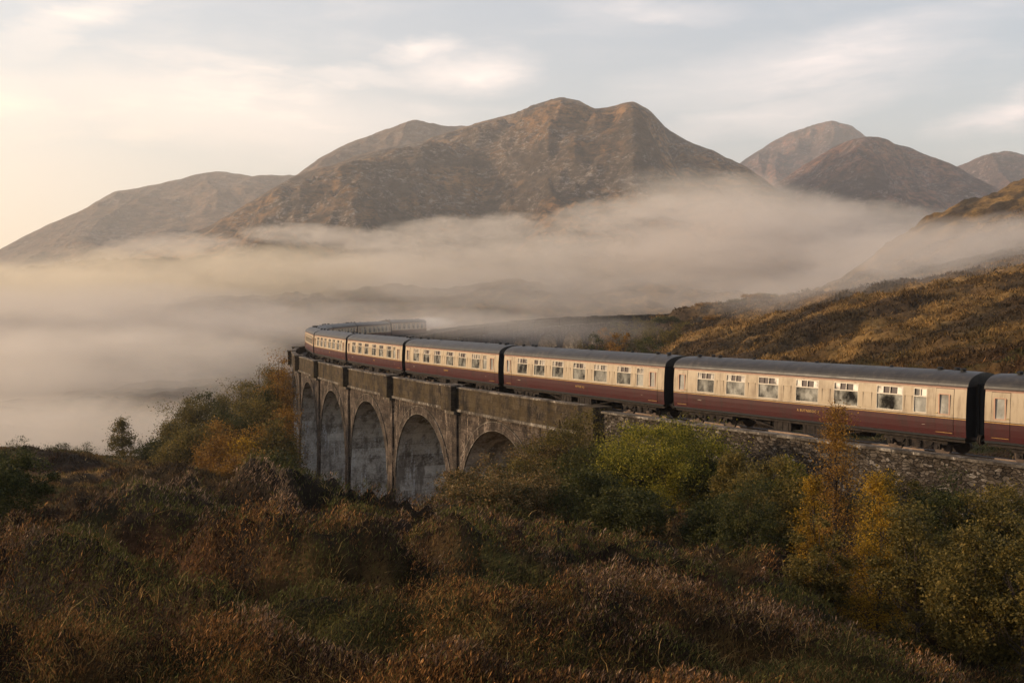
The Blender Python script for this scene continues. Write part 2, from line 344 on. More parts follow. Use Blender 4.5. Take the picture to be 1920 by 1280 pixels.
_ck = np.array(sorted(COLS)); _u = np.arange(-1500, 3501, 20.0); _ld = np.linspace(0, math.log(1+3000/8), 500)
_tab = np.zeros((len(_u), len(_ld)))
_dd = (np.exp(_ld)-1)*8
_prof = np.array([np.interp(_dd, *zip(*COLS[k])) for k in _ck])
for j in range(len(_ld)): _tab[:, j] = np.interp(_u, _ck, _prof[:, j])
def _blur(a, n, ax):
    k = np.hanning(n+2)[1:-1]; k /= k.sum(); pad = [(0, 0), (0, 0)]; pad[ax] = (n//2, n//2); b = np.pad(a, pad, 'edge')
    return np.apply_along_axis(lambda r: np.convolve(r, k, 'valid'), ax, b)
_tab = _blur(_blur(_tab, 11, 0), 9, 1)
MOUNDS = [ # photo column, photo row of crest, distance, half width m, half depth m, height m
 (450,935,34,4.2,3.2,1.35),(330,985,30,2.6,2.6,.9),(620,985,31,3.0,2.2,.6),(560,1110,20.5,2.3,1.6,.75),(380,1170,18,2.0,1.4,.45),(820,1060,22,1.8,1.8,.75),(930,1080,20.5,1.3,1.3,.6),
 (1130,1080,20.5,1.0,.9,.62),(1310,1150,16.5,1.6,1.2,.55),(1420,1180,15.5,.9,.9,.35),(1200,1010,28,3.4,2.0,.5),(370,905,44,3.8,2.2,.8),(560,905,45,3.4,2.0,.25),(90,1020,33,3.0,2.5,.5),
 (150,1130,19,1.7,1.4,.4),(1020,1210,14.5,.9,.7,.3),(90,1230,14,1.3,1.0,.35),(700,1240,14,1.2,.9,.3),(1680,1240,15.5,1.6,1.2,.25),(250,880,75,6,2.5,.8),(330,860,95,7,3,.8),(120,875,80,5,2.5,.7),(70,855,110,6,3,.9)]
_MP = [(P(a, b, d).x, d, hw, hd, h) for a, b, d, hw, hd, h in MOUNDS]
def hummock(X, Y):
    return .62-np.abs(fbm(X/4.6+.35*fbm(X/1.6, Y/1.6, 2, 8), Y/3.8+.15*X, 2, 131))*3.0-np.abs(fbm(X/1.9+3, Y/1.6, 2, 57))*.75     # rounded tops with sharp hollows between
def mound_h(X, Y):
    t = np.zeros_like(X); nx = .35*fbm(X*.55, Y*.55, 3, 55)
    for mx, my, hw, hd, h in _MP:
        r = ((X-mx)/hw)**2+((Y-my)/hd)**2
        t = np.maximum(t, h*np.exp(-r*(.9+nx)))
    return t
def steep(X, Y):
    f = lambda x, y: hummock(x, y)*np.interp(np.hypot(x, y), [6, 14, 40, 70, 110, 200], [.40, .98, 1.15, .42, .35, 0])+mound_h(x, y)*1.4
    a = f(X, Y); return np.sqrt(1+((f(X+.12, Y)-a)/.12)**2+((f(X, Y+.12)-a)/.12)**2)
def path_off(X, Y):
    """nearest arc position and signed offset (negative = outer side), coarse"""
    sh = X.shape; x = X.ravel(); y = Y.ravel(); bs = np.zeros(len(x)); bo = np.full(len(x), 1e3)
    sel = np.where((x > -80) & (x < 220) & (y > -10) & (y < 420))[0]
    idx = np.arange(0, len(S_), 8); px = XC[idx]; py = YC[idx]
    for c in range(0, len(sel), 20000):
        k = sel[c:c+20000]; d2 = (x[k, None]-px)**2+(y[k, None]-py)**2; j = d2.argmin(1); jj = idx[j]
        off = (x[k]-XC[jj])*np.cos(TH[jj])+(y[k]-YC[jj])*np.sin(TH[jj])
        far = np.sqrt(d2.min(1)); off = np.where(np.abs(off) < far*.5, np.sign(off+1e-9)*far, off)
        bs[k] = S_[jj]; bo[k] = off
    return bs.reshape(sh), bo.reshape(sh)
def ground_z(X, Y, fine=True):
    Ys = np.maximum(Y, 1.0); u = np.clip(960+FPX*X/np.maximum(Ys, 8), -1480, 3480); d = np.clip(Y, 0, 2990)
    fu = (u+1500)/20; iu = np.clip(fu.astype(int), 0, len(_u)-2); fu = fu-iu
    fd = np.log(1+d/8)/_ld[1]; i = np.clip(fd.astype(int), 0, len(_ld)-2); fd = fd-i
    z = (_tab[iu, i]*(1-fu)+_tab[iu+1, i]*fu)*(1-fd)+(_tab[iu, i+1]*(1-fu)+_tab[iu+1, i+1]*fu)*fd
    r = np.hypot(X, Y)
    z = z+mound_h(X, Y)*1.4
    # broad relief growing with distance, small hummocks everywhere
    z = z+fbm(X/26+9, Y/26, 4, 3)*np.interp(r, [8, 40, 120, 400, 1500, 4000], [.06, .25, .7, 2.0, 9, 22])
    z = z+fbm(X/6.5, Y/6.5, 5, 21)*np.interp(r, [8, 20, 90, 160, 600], [.2, .38, .65, 1.5, 2.2])+(np.abs(fbm(X/17+fbm(X/9, Y/9, 2, 4), Y/15, 4, 83))-.2)*-3.2*np.interp(r, [60, 130, 600], [0, 1, 1.6])*sstep(X/np.maximum(Y, 1), -.05, .12)
    z = z+(ridged(X/70+.2*fbm(X/30, Y/30, 2, 5), Y/110, 5, 77)-.45)*np.interp(r, [70, 150, 300, 1500], [0, 1.2, 3.2, 16])
    if fine:
        z = z+hummock(X, Y)*np.interp(r, [6, 14, 40, 70, 110, 200], [.40, .98, 1.15, .42, .35, 0])
        z = z+fbm(X/.9, Y/.9, 4, 31)*np.interp(r, [6, 60, 200], [.13, .17, 0])
    # added knoll, unseen on the sunward side, raised to shade the foreground
    z = z+(7.0+5*fbm(X/7, Y/7, 3, 88))*np.exp(-((X+66)/19)**2-(np.maximum(np.abs(Y-42)-16, 0)/11)**2)
    s, off = path_off(X, Y)
    rail = np.interp(s, S_, ZC)
    lo = (s < S_WALL+6) | (s > S_END-8)                      # track on the ground: level bed and a shelf beside it
    shelf = rail-.55
    inner = sstep(off, 4.0, 14.0)
    zz = np.where((off > -3.4) & lo, shelf*(1-inner)+z*inner, z)
    zz = np.where((off <= -3.4) & (off > -12) & lo & (s < 100), np.minimum(z, rail-2.0-sstep(-off, 3.4, 12)*.6), zz)
    zz = np.where((off <= -3.4) & (s >= 330), np.minimum(z, rail-.6-1.4*sstep(-off, 3.4, 9)), zz)
    via = (~lo) & (np.abs(off) < 6)
    zz = np.where(via, np.minimum(zz, rail-7.5), zz)
    return zz
def gz(x, y): return float(ground_z(np.array([float(x)]), np.array([float(y)]))[0])
def ground_col(X, Y, z):
    r = np.hypot(X, Y)
    a = fbm(X/9, Y/7, 4, 91); b = fbm(X/3.2, Y/2.6, 4, 44); c = fbm(X/40, Y/30, 4, 12)
    straw = np.array([.155, .090, .030]); olive = np.array([.060, .052, .016]); rus = np.array([.070, .032, .013]); dark = np.array([.020, .014, .009]); org = np.array([.235, .135, .045])
    t = sstep(a+.3*b, -.22, .30)[..., None]; col_ = rus*(1-t)+straw*t
    t = sstep(b+.2*a, .10, .40)[..., None]; col_ = col_*(1-t)+olive*t
    t = (sstep(-b-.3*a, .02, .32)*.8)[..., None]; col_ = col_*(1-t)+dark*t
    mh = mound_h(X, Y)*.6+.45*sstep(hummock(X, Y), .0, .4)*(r < 70); t = (sstep(mh, .22, .5)*.8)[..., None]; col_ = col_*(1-t)+dark*1.1*t
    # right-hand hillside: bright orange grass with darker heather patches running along the slope
    hill = (sstep(r, 70, 120)*sstep(X/np.maximum(Y, 1), .02, .14))[..., None]
    st = fbm((X+Y*.6)/60, (X*.5-Y)/14+.02*X, 5, 63); st2 = fbm(X/14, Y/22, 5, 18)
    t = sstep(st+.5*st2, -.16, .20)[..., None]; hc = np.array([.060, .040, .020])*(1-t)+org*t; t = (sstep(fbm(X/5, Y/8, 4, 27), -.02, .3)*.6)[..., None]; hc = hc*(1-t)+np.array([.075, .042, .018])*t
    t = (sstep(fbm(X/9, Y/16, 4, 7), .12, .4)*.7)[..., None]; hc = hc*(1-t)+np.array([.055, .036, .022])*t
    return col_*(1-hill)+hc*hill
def build_ground():
    nth, nr = 760, 900; th = np.linspace(R(-64), R(64), nth); rr = 5*(9500/5)**(np.linspace(0, 1, nr)**.92)
    T, Q = np.meshgrid(th, rr); X = Q*np.sin(T); Y = -14+Q*np.cos(T)
    Z = ground_z(X, Y); C = ground_col(X, Y, Z)
    V = np.stack([X, Y, Z], -1).reshape(-1, 3); i = np.arange(nr*nth).reshape(nr, nth)
    F = np.stack([i[:-1, :-1], i[:-1, 1:], i[1:, 1:], i[1:, :-1]], -1).reshape(-1, 4)[:, ::-1]
    o = link_mesh('ground', np_mesh('ground', V, F, M['ground'], C.reshape(-1, 3), True)); tag(o, kind='structure')
build_ground()
# ------------------------------------------------------------------ mountains
def mountain(name, ridge, d_ridge, d_foot, d_back, material, seed, amp=1.0, foot_z=-30, xs=(-60, 60), spur=1.0, power=1.15, step=3.0):
    px = np.array([p[0] for p in ridge], float); py = np.array([p[1] for p in ridge], float)
    u = np.arange(px[0], px[-1]+.1, step)
    # smooth interpolation of the skyline
    yy = np.interp(u, px, py); yy = np.convolve(np.pad(yy, 3, 'edge'), np.hanning(9)[1:-1]/np.hanning(9).sum(), 'valid')
    nd = 300; t = np.concatenate([np.linspace(0, 1, int(nd*.75)), np.linspace(1, 2, nd-int(nd*.75)+1)[1:]])
    U, Tt = np.meshgrid(u, t)
    dr = d_ridge*(1+.10*fbm(u/420+seed, u*0+seed, 3, seed)); zr = (YH-yy)/FPX*dr
    df = d_foot*(1+.18*spur*fbm(u/160+seed*3, u*0, 3, seed+5))
    D = np.where(Tt <= 1, df+(dr-df)*Tt, dr+(d_back-dr)*(Tt-1))
    up = np.clip(Tt, 0, 1); prof = up**power*(1-.10*np.sin(up*math.pi*2)*spur)
    Z = np.where(Tt <= 1, foot_z+(zr-foot_z)*prof, zr+(foot_z-60-zr)*sstep(Tt-1, 0, 1))
    X = (U-960)/FPX*D; Y = D
    H = np.maximum(zr-foot_z, 1)
    g = H/700
    env = np.sin(np.clip(Tt, 0, 2)*math.pi/2)**.0*(1-np.exp(-((Tt-1)/.10)**2)*.93)*sstep(Tt, 0, .12)
    wx = X+180*fbm(X/700, Y/700, 3, seed+40); wy = Y+180*fbm(X/700+9, Y/700, 3, seed+41)
    rel = (ridged(wx/620, wy/900, 7, seed+2, .52)-.42)*200+(ridged(wx/200+3, wy/280, 6, seed+9, .6)-.42)*125+fbm(X/60, Y/80, 4, seed+11)*34
    Z = Z+rel*env*amp*np.clip(g, .05, 1.2)
    Z = Z+fbm(X/60, Y/60, 5, seed+15)*3.0*amp+fbm(X/16, Y/16, 3, seed+19)*1.3*amp
    lim = (zr/dr)*D+fbm(U/23, Tt*3, 4, seed+60)*zr*.012-(np.abs(Tt-1))*zr*.035      # keep the crest line the highest line
    ex = Z-lim; Z = np.where(ex > -12, lim-12*np.exp(-np.clip(ex+12, 0, 400)/12), Z)
    n, k = U.shape; V = np.stack([X, Y, Z], -1).reshape(-1, 3); i = np.arange(n*k).reshape(n, k)
    F = np.stack([i[:-1, :-1], i[:-1, 1:], i[1:, 1:], i[1:, :-1]], -1).reshape(-1, 4)
    o = link_mesh(name, np_mesh(name, V, F, material, None, True)); tag(o, kind='structure'); return o
mountain('mountain', [(120,560),(250,478),(330,445),(400,420),(440,395),(500,360),(550,330),(590,316),(620,309),(690,287),(760,270),(830,253),(880,234),(960,212),(1010,192),(1050,183),(1080,187),(1115,202),(1150,197),(1187,188),(1215,206),(1250,240),(1290,263),(1340,283),(1400,312),(1440,340),(1480,368),(1560,410),(1660,460),(1800,520),(1950,560)],
   2900, 1250, 4200, M['mount'], 3, 1.0, 15, power=1.05)
mountain('mountain', [(430,420),(520,350),(560,325),(610,290),(640,274),(690,256),(740,236),(775,224),(800,227),(835,236),(870,235),(900,245),(980,290),(1100,380)], 3900, 2800, 4900, M['mount3'], 8, .8, 60)  # lighter slope material puts extra distance haze into the colour
mountain('hill', [(-500,640),(-200,560),(0,467),(50,440),(110,412),(160,390),(220,357),(260,352),(320,340),(390,322),(430,322),(475,330),(500,327),(545,328),(600,335),(700,370),(850,430)], 4600, 2600, 6000, M['mount3'], 12, .55, 20)
mountain('mountain', [(1250,400),(1330,345),(1395,300),(1440,270),(1475,250),(1510,238),(1555,226),(1590,236),(1630,262),(1700,300),(1800,360)], 5400, 3800, 6400, M['mount2'], 21, .8, 60)
mountain('mountain', [(1330,440),(1400,385),(1455,342),(1500,310),(1560,275),(1600,258),(1640,257),(1680,270),(1740,292),(1790,312),(1860,350),(1960,400),(2100,450)], 3300, 1900, 4300, M['mount2'], 27, .9, 30)
mountain('mountain', [(1650,400),(1750,325),(1800,308),(1840,290),(1880,283),(1910,288),(1960,310),(2050,350),(2200,400)], 4300, 3000, 5200, M['mount2'], 35, .7, 50)
for o, c in zip([o for o in col.objects if o.name.split('.')[0] in ('mountain', 'hill')], range(9)): pass
# ------------------------------------------------------------------ viaduct
via = empty('viaduct', tp(102, 0, -8)); tag(via, 'long curved viaduct of weathered concrete arches carrying the train', 'viaduct')
VO = via.location.copy()
def put(mb): mb.v = [(a-VO.x, b-VO.y, c-VO.z) for a, b, c in mb.v]; return mb
PITCH_S = 14.3; HALF = 1.15; S0 = 45.0-14.3
centres = [S0+PITCH_S*k for k in range(0, 23)]
OFF = 3.0
def arch_z(a, b, s, crown):
    r = (b-a)/2; c = (a+b)/2; q = max(0, 1-((s-c)/r)**2); return crown-r*1.05+r*1.05*math.sqrt(q)
for k in range(len(centres)-1):
    c0, c1 = centres[k], centres[k+1]; a, b = c0+HALF, c1-HALF; far = k > 12
    crown_h = -2.25 if not far else -2.9; top_h = -1.15
    n = 28; ang = [math.pi*(1-j/n) for j in range(n+1)]; mid = (a+b)/2; rad = (b-a)/2
    ss = [c0]+[mid+rad*math.cos(t) for t in ang]+[c1]
    zs = [None]+[crown_h-rad*1.05+rad*1.05*math.sin(t) for t in ang]+[None]
    mb = MB(); spring = crown_h-rad*1.05
    for off in (-OFF, OFF):
        for j in range(len(ss)-1):
            s0, s1 = ss[j], ss[j+1]; z0 = zs[j] if zs[j] is not None else spring; z1 = zs[j+1] if zs[j+1] is not None else spring
            if j == 0: z1 = spring
            if j == len(ss)-2: z0 = spring
            pts = [tp(s0, off, z0), tp(s1, off, z1), tp(s1, off, top_h), tp(s0, off, top_h)]
            uv = [(s0, z0), (s1, z1), (s1, top_h), (s0, top_h)]
            if off > 0: pts = pts[::-1]; uv = uv[::-1]
            mb.quad(pts, 0, uv)
    for j in range(1, len(ss)-2):   # soffit
        pts = [tp(ss[j], -OFF, zs[j]), tp(ss[j], OFF, zs[j]), tp(ss[j+1], OFF, zs[j+1]), tp(ss[j+1], -OFF, zs[j+1])]
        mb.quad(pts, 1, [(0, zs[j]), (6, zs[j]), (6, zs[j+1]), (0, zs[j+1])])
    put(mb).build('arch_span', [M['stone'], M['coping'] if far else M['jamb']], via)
    # ring of voussoirs, slightly proud, with a pale worn line along both rims
    for sgn in (-1, 1):
        mb = MB()
        for rin, rout, pr, mi in ((.05, .62, .07, 0), (-.01, .05, .085, 1), (.62, .68, .085, 1)):
            o0 = sgn*(OFF-.05); o1 = sgn*(OFF+pr)
            for j in range(n):
                q = []
                for t in (ang[j], ang[j+1]):
                    for rr in (rad+rin, rad+rout): q.append((mid+rr*math.cos(t), crown_h-rad*1.05+rr*1.05*math.sin(t)))
                (sa, za), (sb, zb), (sc, zc), (sd_, zd) = q
                pts = [tp(sa, o1, za), tp(sc, o1, zc), tp(sd_, o1, zd), tp(sb, o1, zb)]; uv = [(j*.6, 0), (j*.6+.6, 0), (j*.6+.6, 5), (j*.6, 5)]
                if sgn > 0: pts = pts[::-1]
                mb.quad(pts, mi, uv)
                for (s1_, z1_, s2_, z2_) in ((sa, za, sc, zc), (sb, zb, sd_, zd)):
                    mb.quad([tp(s1_, o0, z1_), tp(s2_, o0, z2_), tp(s2_, o1, z2_), tp(s1_, o1, z1_)], mi, uv)
        put(mb).build('arch_ring', [M['stone'], M['coping']], via)
def strip_wall(mb, sa, sb, o0, o1, z0, z1, step=1.2, m=0, zb=None):
    """closed curved box from arc sa to sb, offsets o0<o1, heights z0<z1 above rail"""
    n = max(1, int((sb-sa)/step)); ss = [sa+(sb-sa)*j/n for j in range(n+1)]
    for j in range(n):
        a, b = ss[j], ss[j+1]
        for (pa, pb, pc, pd, uv) in (((a, o0, z0), (a, o0, z1), (b, o0, z1), (b, o0, z0), [(a, z0), (a, z1), (b, z1), (b, z0)]),
                                 ((a, o1, z1), (a, o1, z0), (b, o1, z0), (b, o1, z1), [(a, z1), (a, z0), (b, z0), (b, z1)]),
                                 ((a, o0, z1), (a, o1, z1), (b, o1, z1), (b, o0, z1), [(a, o0), (a, o1), (b, o1), (b, o0)]),
                                 ((a, o1, z0), (a, o0, z0), (b, o0, z0), (b, o1, z0), [(a, o0), (a, o1), (b, o1), (b, o0)])):
            mb.quad([tp(*q) for q in (pa, pb, pc, pd)], m, uv)
    mb.quad([tp(sa, o0, z0), tp(sa, o1, z0), tp(sa, o1, z1), tp(sa, o0, z1)], m, [(o0, z0), (o1, z0), (o1, z1), (o0, z1)])
    mb.quad([tp(sb, o0, z0), tp(sb, o0, z1), tp(sb, o1, z1), tp(sb, o1, z0)], m, [(o0, z0), (o0, z1), (o1, z1), (o1, z0)])
for k, c in enumerate(centres):
    far = k > 12; crown_h = -2.25 if not far else -2.9; spring = crown_h-(PITCH_S/2-HALF)*1.05
    p = tp(c); g = min(gz(*tp(c, -3.5)[:2]), gz(*tp(c, 3.5)[:2]), gz(p.x, p.y))-p.z-1.5
    mb = MB(); zt = spring-.003; zb = min(g, spring-1.5); n = 6
    prev = None
    for j in range(n+1):     # slight batter towards the foot
        t = j/n; z = zt+(zb-zt)*t; e = .30*t
        ring = [(c-HALF-e, -OFF-e, z), (c+HALF+e, -OFF-e, z), (c+HALF+e, OFF+e, z), (c-HALF-e, OFF+e, z)]
        if prev:
            for q in range(4):
                w_ = (q+1) % 4; A, B, C_, D_ = prev[q], prev[w_], ring[w_], ring[q]
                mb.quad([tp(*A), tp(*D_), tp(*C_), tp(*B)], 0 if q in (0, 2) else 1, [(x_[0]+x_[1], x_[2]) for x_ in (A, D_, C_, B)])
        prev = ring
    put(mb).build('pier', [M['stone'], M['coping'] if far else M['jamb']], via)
    for sgn in (-1, 1):
        lo, hi = sorted((sgn*(OFF-.05), sgn*(OFF+.16)))
        mb = MB(); strip_wall(mb, c-.62, c+.62, lo, hi, spring-5.0, -1.15-.03)
        put(mb).build('pilaster', M['stone'], via)
        if k == 0 and sgn < 0: continue
        lo, hi = sorted((sgn*(OFF-.35), sgn*(OFF+.80)))
        mb = MB(); strip_wall(mb, c-.95, c+.95, lo, hi, -1.25, .68); lo2, hi2 = sorted((sgn*(OFF-.40), sgn*(OFF+.90)))
        strip_wall(mb, c-1.05, c+1.05, lo2, hi2, .682, .80, m=1)
        lo3, hi3 = sorted((sgn*(OFF-.3), sgn*(OFF+.5))); strip_wall(mb, c-.85, c+.85, lo3, hi3, -1.55, -1.252, m=1)
        put(mb).build('refuge', [M['parapet'], M['coping']], via)
# abutment at the near end
mb = MB(); strip_wall(mb, S_WALL, centres[0]-.1, -OFF-.02, OFF+.02, -9, -1.15); put(mb).build('abutment', M['stone'], via)
mb = MB(); strip_wall(mb, S_WALL-.2, S_WALL+1.5, -OFF-1.15, -OFF+.35, -5.0, .72); put(mb).build('refuge', [M['parapet']], via)
edges = [S_WALL+1.5]+[c for c in centres]+[S_END+2]
for k in range(len(edges)-1):
    a = edges[k]+(.95 if k > 1 else 0); b = edges[k+1]-(.95 if 0 < k < len(edges)-2 else 0)
    for sgn in (-1, 1):
        lo, hi = sorted((sgn*(OFF-.22), sgn*(OFF+.26)))
        mb = MB(); strip_wall(mb, a, b, lo, hi, -1.10, .55); put(mb).build('parapet', M['parapet'], via)
    for sgn in (-1, 1):
        mb = MB(); lo, hi = sorted((sgn*(OFF-.28), sgn*(OFF+.34))); strip_wall(mb, a, b, lo, hi, .552, .66); put(mb).build('coping', M['coping'], via)
        mb = MB(); lo, hi = sorted((sgn*(OFF-.1), sgn*(OFF+.36))); strip_wall(mb, a, b, lo, hi, -1.30, -1.102); put(mb).build('string_course', M['coping'], via)
mb = MB(); strip_wall(mb, S_WALL, S_END+2, -OFF+.23, OFF-.23, -1.3, -.42, 2.5); put(mb).build('deck', M['ballast'], via)
# retaining wall towards the camera
rw = empty('retaining_wall', tp(0, -3.9, -3)); tag(rw, 'rough rubble stone retaining wall running under the nearest coaches to the right edge', 'wall')
VO = rw.location.copy()
mb = MB(); ss = np.arange(-45, S_WALL-.6, .5); rng = random.Random(4)
hs = {}
for a, b in zip(ss[:-1], ss[1:]):
    for h0, h1 in [(-3.8+.38*i, -3.8+.38*(i+1)) for i in range(11)]:
        def q(s, h):
            key = (round(s, 2), round(h, 2))
            if key not in hs: hs[key] = rng.uniform(-.07, .07) if h < .3 else 0
            return tp(s, -3.72-max(0, -h)*.06+hs[key], h)
        mb.quad([q(a, h0), q(a, h1), q(b, h1), q(b, h0)], 0, [(a, h0), (a, h1), (b, h1), (b, h0)])
put(mb).build('wall_face', M['rubble'], rw)
mb = MB(); strip_wall(mb, -45, S_WALL-.6, -3.70, -3.15, -1.0, .378); strip_wall(mb, S_WALL-.62, S_WALL-.6, -3.9, -3.15, -3.8, .37); put(mb).build('wall_core', M['rubble'], rw)
mb = MB(); strip_wall(mb, -45, S_WALL-.6, -3.86, -3.10, .38, .50); put(mb).build('coping', M['coping'], rw)
# track
tr = empty('railway_track', tp(0, 0, -.1)); tag(tr, 'single railway track on dark ballast between the parapets', 'railway track'); VO = tr.location.copy()
mb = MB()
n_ = 250
for j in range(n_):
    a = -45+(S_END+80)*j/n_; b = -45+(S_END+80)*(j+1)/n_
    pr = [(-2.6, -.40), (-1.9, -.13), (1.9, -.13), (2.6, -.40)]
    for (o0, z0), (o1, z1) in zip(pr[:-1], pr[1:]): mb.quad([tp(a, o0, z0), tp(a, o1, z1), tp(b, o1, z1), tp(b, o0, z0)][::-1], 0)
put(mb).build('ballast_bed', M['ballast'], tr)
for o in (-.75, .75):
    mb = MB(); strip_wall(mb, -45, S_END+30, o-.035, o+.035, -.11, .0, 2.5); put(mb).build('rail', M['rail'], tr)
mb = MB()
for j in range(420):
    s = -40+j*.75; strip_wall(mb, s, s+.25, -1.3, 1.3, -.2, -.108, 1)
tag(put(mb).build('sleepers', M['sleeper'], tr), kind='stuff')
# ------------------------------------------------------------------ coaches
L = 19.4; HB, HE = 1.05, 3.38
BIG = [(3.35,4.85),(5.95,7.45),(8.45,9.95),(11.15,12.6),(13.6,15.05),(16.0,17.4)]; SMALL = [(2.05,2.75)]
DOORS = [(.62,1.58,.85,1.36),(18.22,19.1,18.45,18.92)]
WZ0, WZ1 = 2.04, 3.16
def yb(z): # body half width with slight tumblehome
    t = (z-HB)/(HE-HB); return 1.385-.05*(1-min(1, t/.3))**2-.085*max(0, (t-.45)/.55)**2
ZR = [HB, 1.30, 1.60, 1.865, 1.895, 1.935, WZ0, 2.4, 2.8, WZ1, 3.25, 3.36, HE]
def zmat(z0): return 0 if z0 < 1.86 else 1 if z0 < 1.89 else 2 if z0 < 1.93 else 3 if z0 < 3.24 else 4 if z0 < 3.355 else 1
BM = [M['maroon'], M['gold'], M['lineblack'], M['cream'], M['band'], M['black']]
def make_coach(seed, text=None):
    rg = random.Random(seed)
    root = empty('railway_coach')
    mb = MB()
    def X(u): return u-L/2
    for sy in (1, -1):
        cuts = sorted(set([0, L]+[v for w_ in BIG+SMALL for v in w_]+[v for d in DOORS for v in d[:2]]))
        for a, b in zip(cuts[:-1], cuts[1:]):
            isdoor = any(d[0] <= a and b <= d[1] for d in DOORS); iswin = (a, b) in BIG or (a, b) in SMALL
            for z0, z1 in zip(ZR[:-1], ZR[1:]):
                if isdoor and HB+.1 < z1 and z0 < 3.2 and not (z0 < 1.1): continue
                if iswin and z0 >= WZ0-.001 and z1 <= WZ1+.001: continue
                pts = [(X(a), sy*yb(z0), z0), (X(b), sy*yb(z0), z0), (X(b), sy*yb(z1), z1), (X(a), sy*yb(z1), z1)]
                mb.quad(pts if sy < 0 else pts[::-1], zmat(z0))
        for a, b in BIG+SMALL:      # window reveals
            for z in (WZ0, WZ1): mb.quad([(X(a), sy*yb(z), z), (X(b), sy*yb(z), z), (X(b), sy*(yb(z)-.06), z), (X(a), sy*(yb(z)-.06), z)], 3)
            for u in (a, b): mb.quad([(X(u), sy*yb(WZ0), WZ0), (X(u), sy*yb(WZ1), WZ1), (X(u), sy*(yb(WZ1)-.06), WZ1), (X(u), sy*(yb(WZ0)-.06), WZ0)], 3)
        # faint beading panels between the windows
        allw = [SMALL[0]]+BIG
        for (a0, b0), (a1, b1) in zip(allw[:-1], allw[1:]):
            c = (b0+a1)/2; hw = min(.24, (a1-b0)/2-.12)
            if hw < .1: continue
            za, zb_ = 2.12, 2.78
            for (ua, ub, z0, z1) in ((c-hw, c+hw, zb_, zb_+.03), (c-hw, c+hw, za-.03, za), (c-hw-.03, c-hw, za-.03, zb_+.03), (c+hw, c+hw+.03, za-.03, zb_+.03)):
                y = yb((z0+z1)/2); ya, yc = sorted((sy*(y-.03), sy*(y+.014))); mb.box((X(ua), ya, z0), (X(ub), yc, z1), 3)
        ya, yc = sorted((sy*(1.33), sy*(1.40))); mb.box((X(.02), ya, HB-.09), (X(L-.02), yc-.0 if sy > 0 else yc, HB-.003), 5)
    for u, sx in ((0, -1), (L, 1)):
        ring = [(X(u), 1.335, HB), (X(u), 1.385, 1.8), (X(u), 1.30, HE)]
        arc = [(X(u), 1.30*math.cos(t), HE+.63*math.sin(t)) for t in np.linspace(0, math.pi, 17)]
        pts = [(X(u), 1.335, HB), (X(u), 1.385, 1.8)]+arc+[(X(u), -1.385, 1.8), (X(u), -1.335, HB)]
        mb.quad(pts if sx > 0 else pts[::-1], 5)
    mb.quad([(X(0), -1.33, HB+.002), (X(L), -1.33, HB+.002), (X(L), 1.33, HB+.002), (X(0), 1.33, HB+.002)][::-1], 5)
    mb.build('body', BM, root)
    # roof
    mb = MB(); arc = [(1.345*math.cos(t), HE-.01+.66*math.sin(t)**.92) for t in np.linspace(0, math.pi, 21)]
    us = [-.06, .0, .35, .9]+list(np.linspace(2, L-2, 9))+[L-.9, L-.35, L, L+.06]
    rr = []
    for u in us:
        e = min(u+.06, L+.06-u); sc = 1-.05*(1-min(1, e/.9))**2
        rr.append([(X(u), y*(1-.012*(1-min(1, e/.9))), HE-.01+(z-HE+.01)*sc) for y, z in arc])
    for a, b in zip(rr[:-1], rr[1:]):
        for j in range(20): mb.quad([a[j], a[j+1], b[j+1], b[j]], 0)
    mb.quad(rr[0], 0); mb.quad(rr[-1][::-1], 0)
    for u in np.linspace(1.5, L-1.5, 8):
        for (ya, za), (yc, zc) in zip(arc[:-1], arc[1:]): mb.quad([(X(u-.03), ya*1.004, za+.010), (X(u-.03), yc*1.004, zc+.010), (X(u+.03), yc*1.004, zc+.010), (X(u+.03), ya*1.004, za+.010)], 0)
    ro = mb.build('roof', M['roof'], root)
    bm_smooth = [True]*(len(ro.data.polygons)); ro.data.polygons.foreach_set('use_smooth', bm_smooth)
    mb = MB()
    for sy in (1, -1):
        ya, yc = sorted((sy*1.335, sy*1.375)); mb.box((X(-.05), ya, HE-.035), (X(L+.05), yc, HE+.012), 0)
    mb.build('gutter', M['lineblack'], root)
    for u, y in ((.9, .25), (1.5, -.2), (2.2, .1), (L-1.0, .2), (L-1.8, -.15), (L-2.6, .1), (5, 0), (9.7, 0), (14.2, 0)):
        small = 4 < u < 15; mb = MB(); r_ = .12 if not small else .09; zt = HE+.63
        mb.tube((X(u), y, zt-.05), (X(u), y, zt+.06 if small else zt+.10), r_, r_, 10); mb.tube((X(u), y, zt+(.06 if small else .10)), (X(u), y, zt+(.10 if small else .15)), r_*1.5, r_*.7, 10)
        mb.build('roof_vent', M['black'], root)
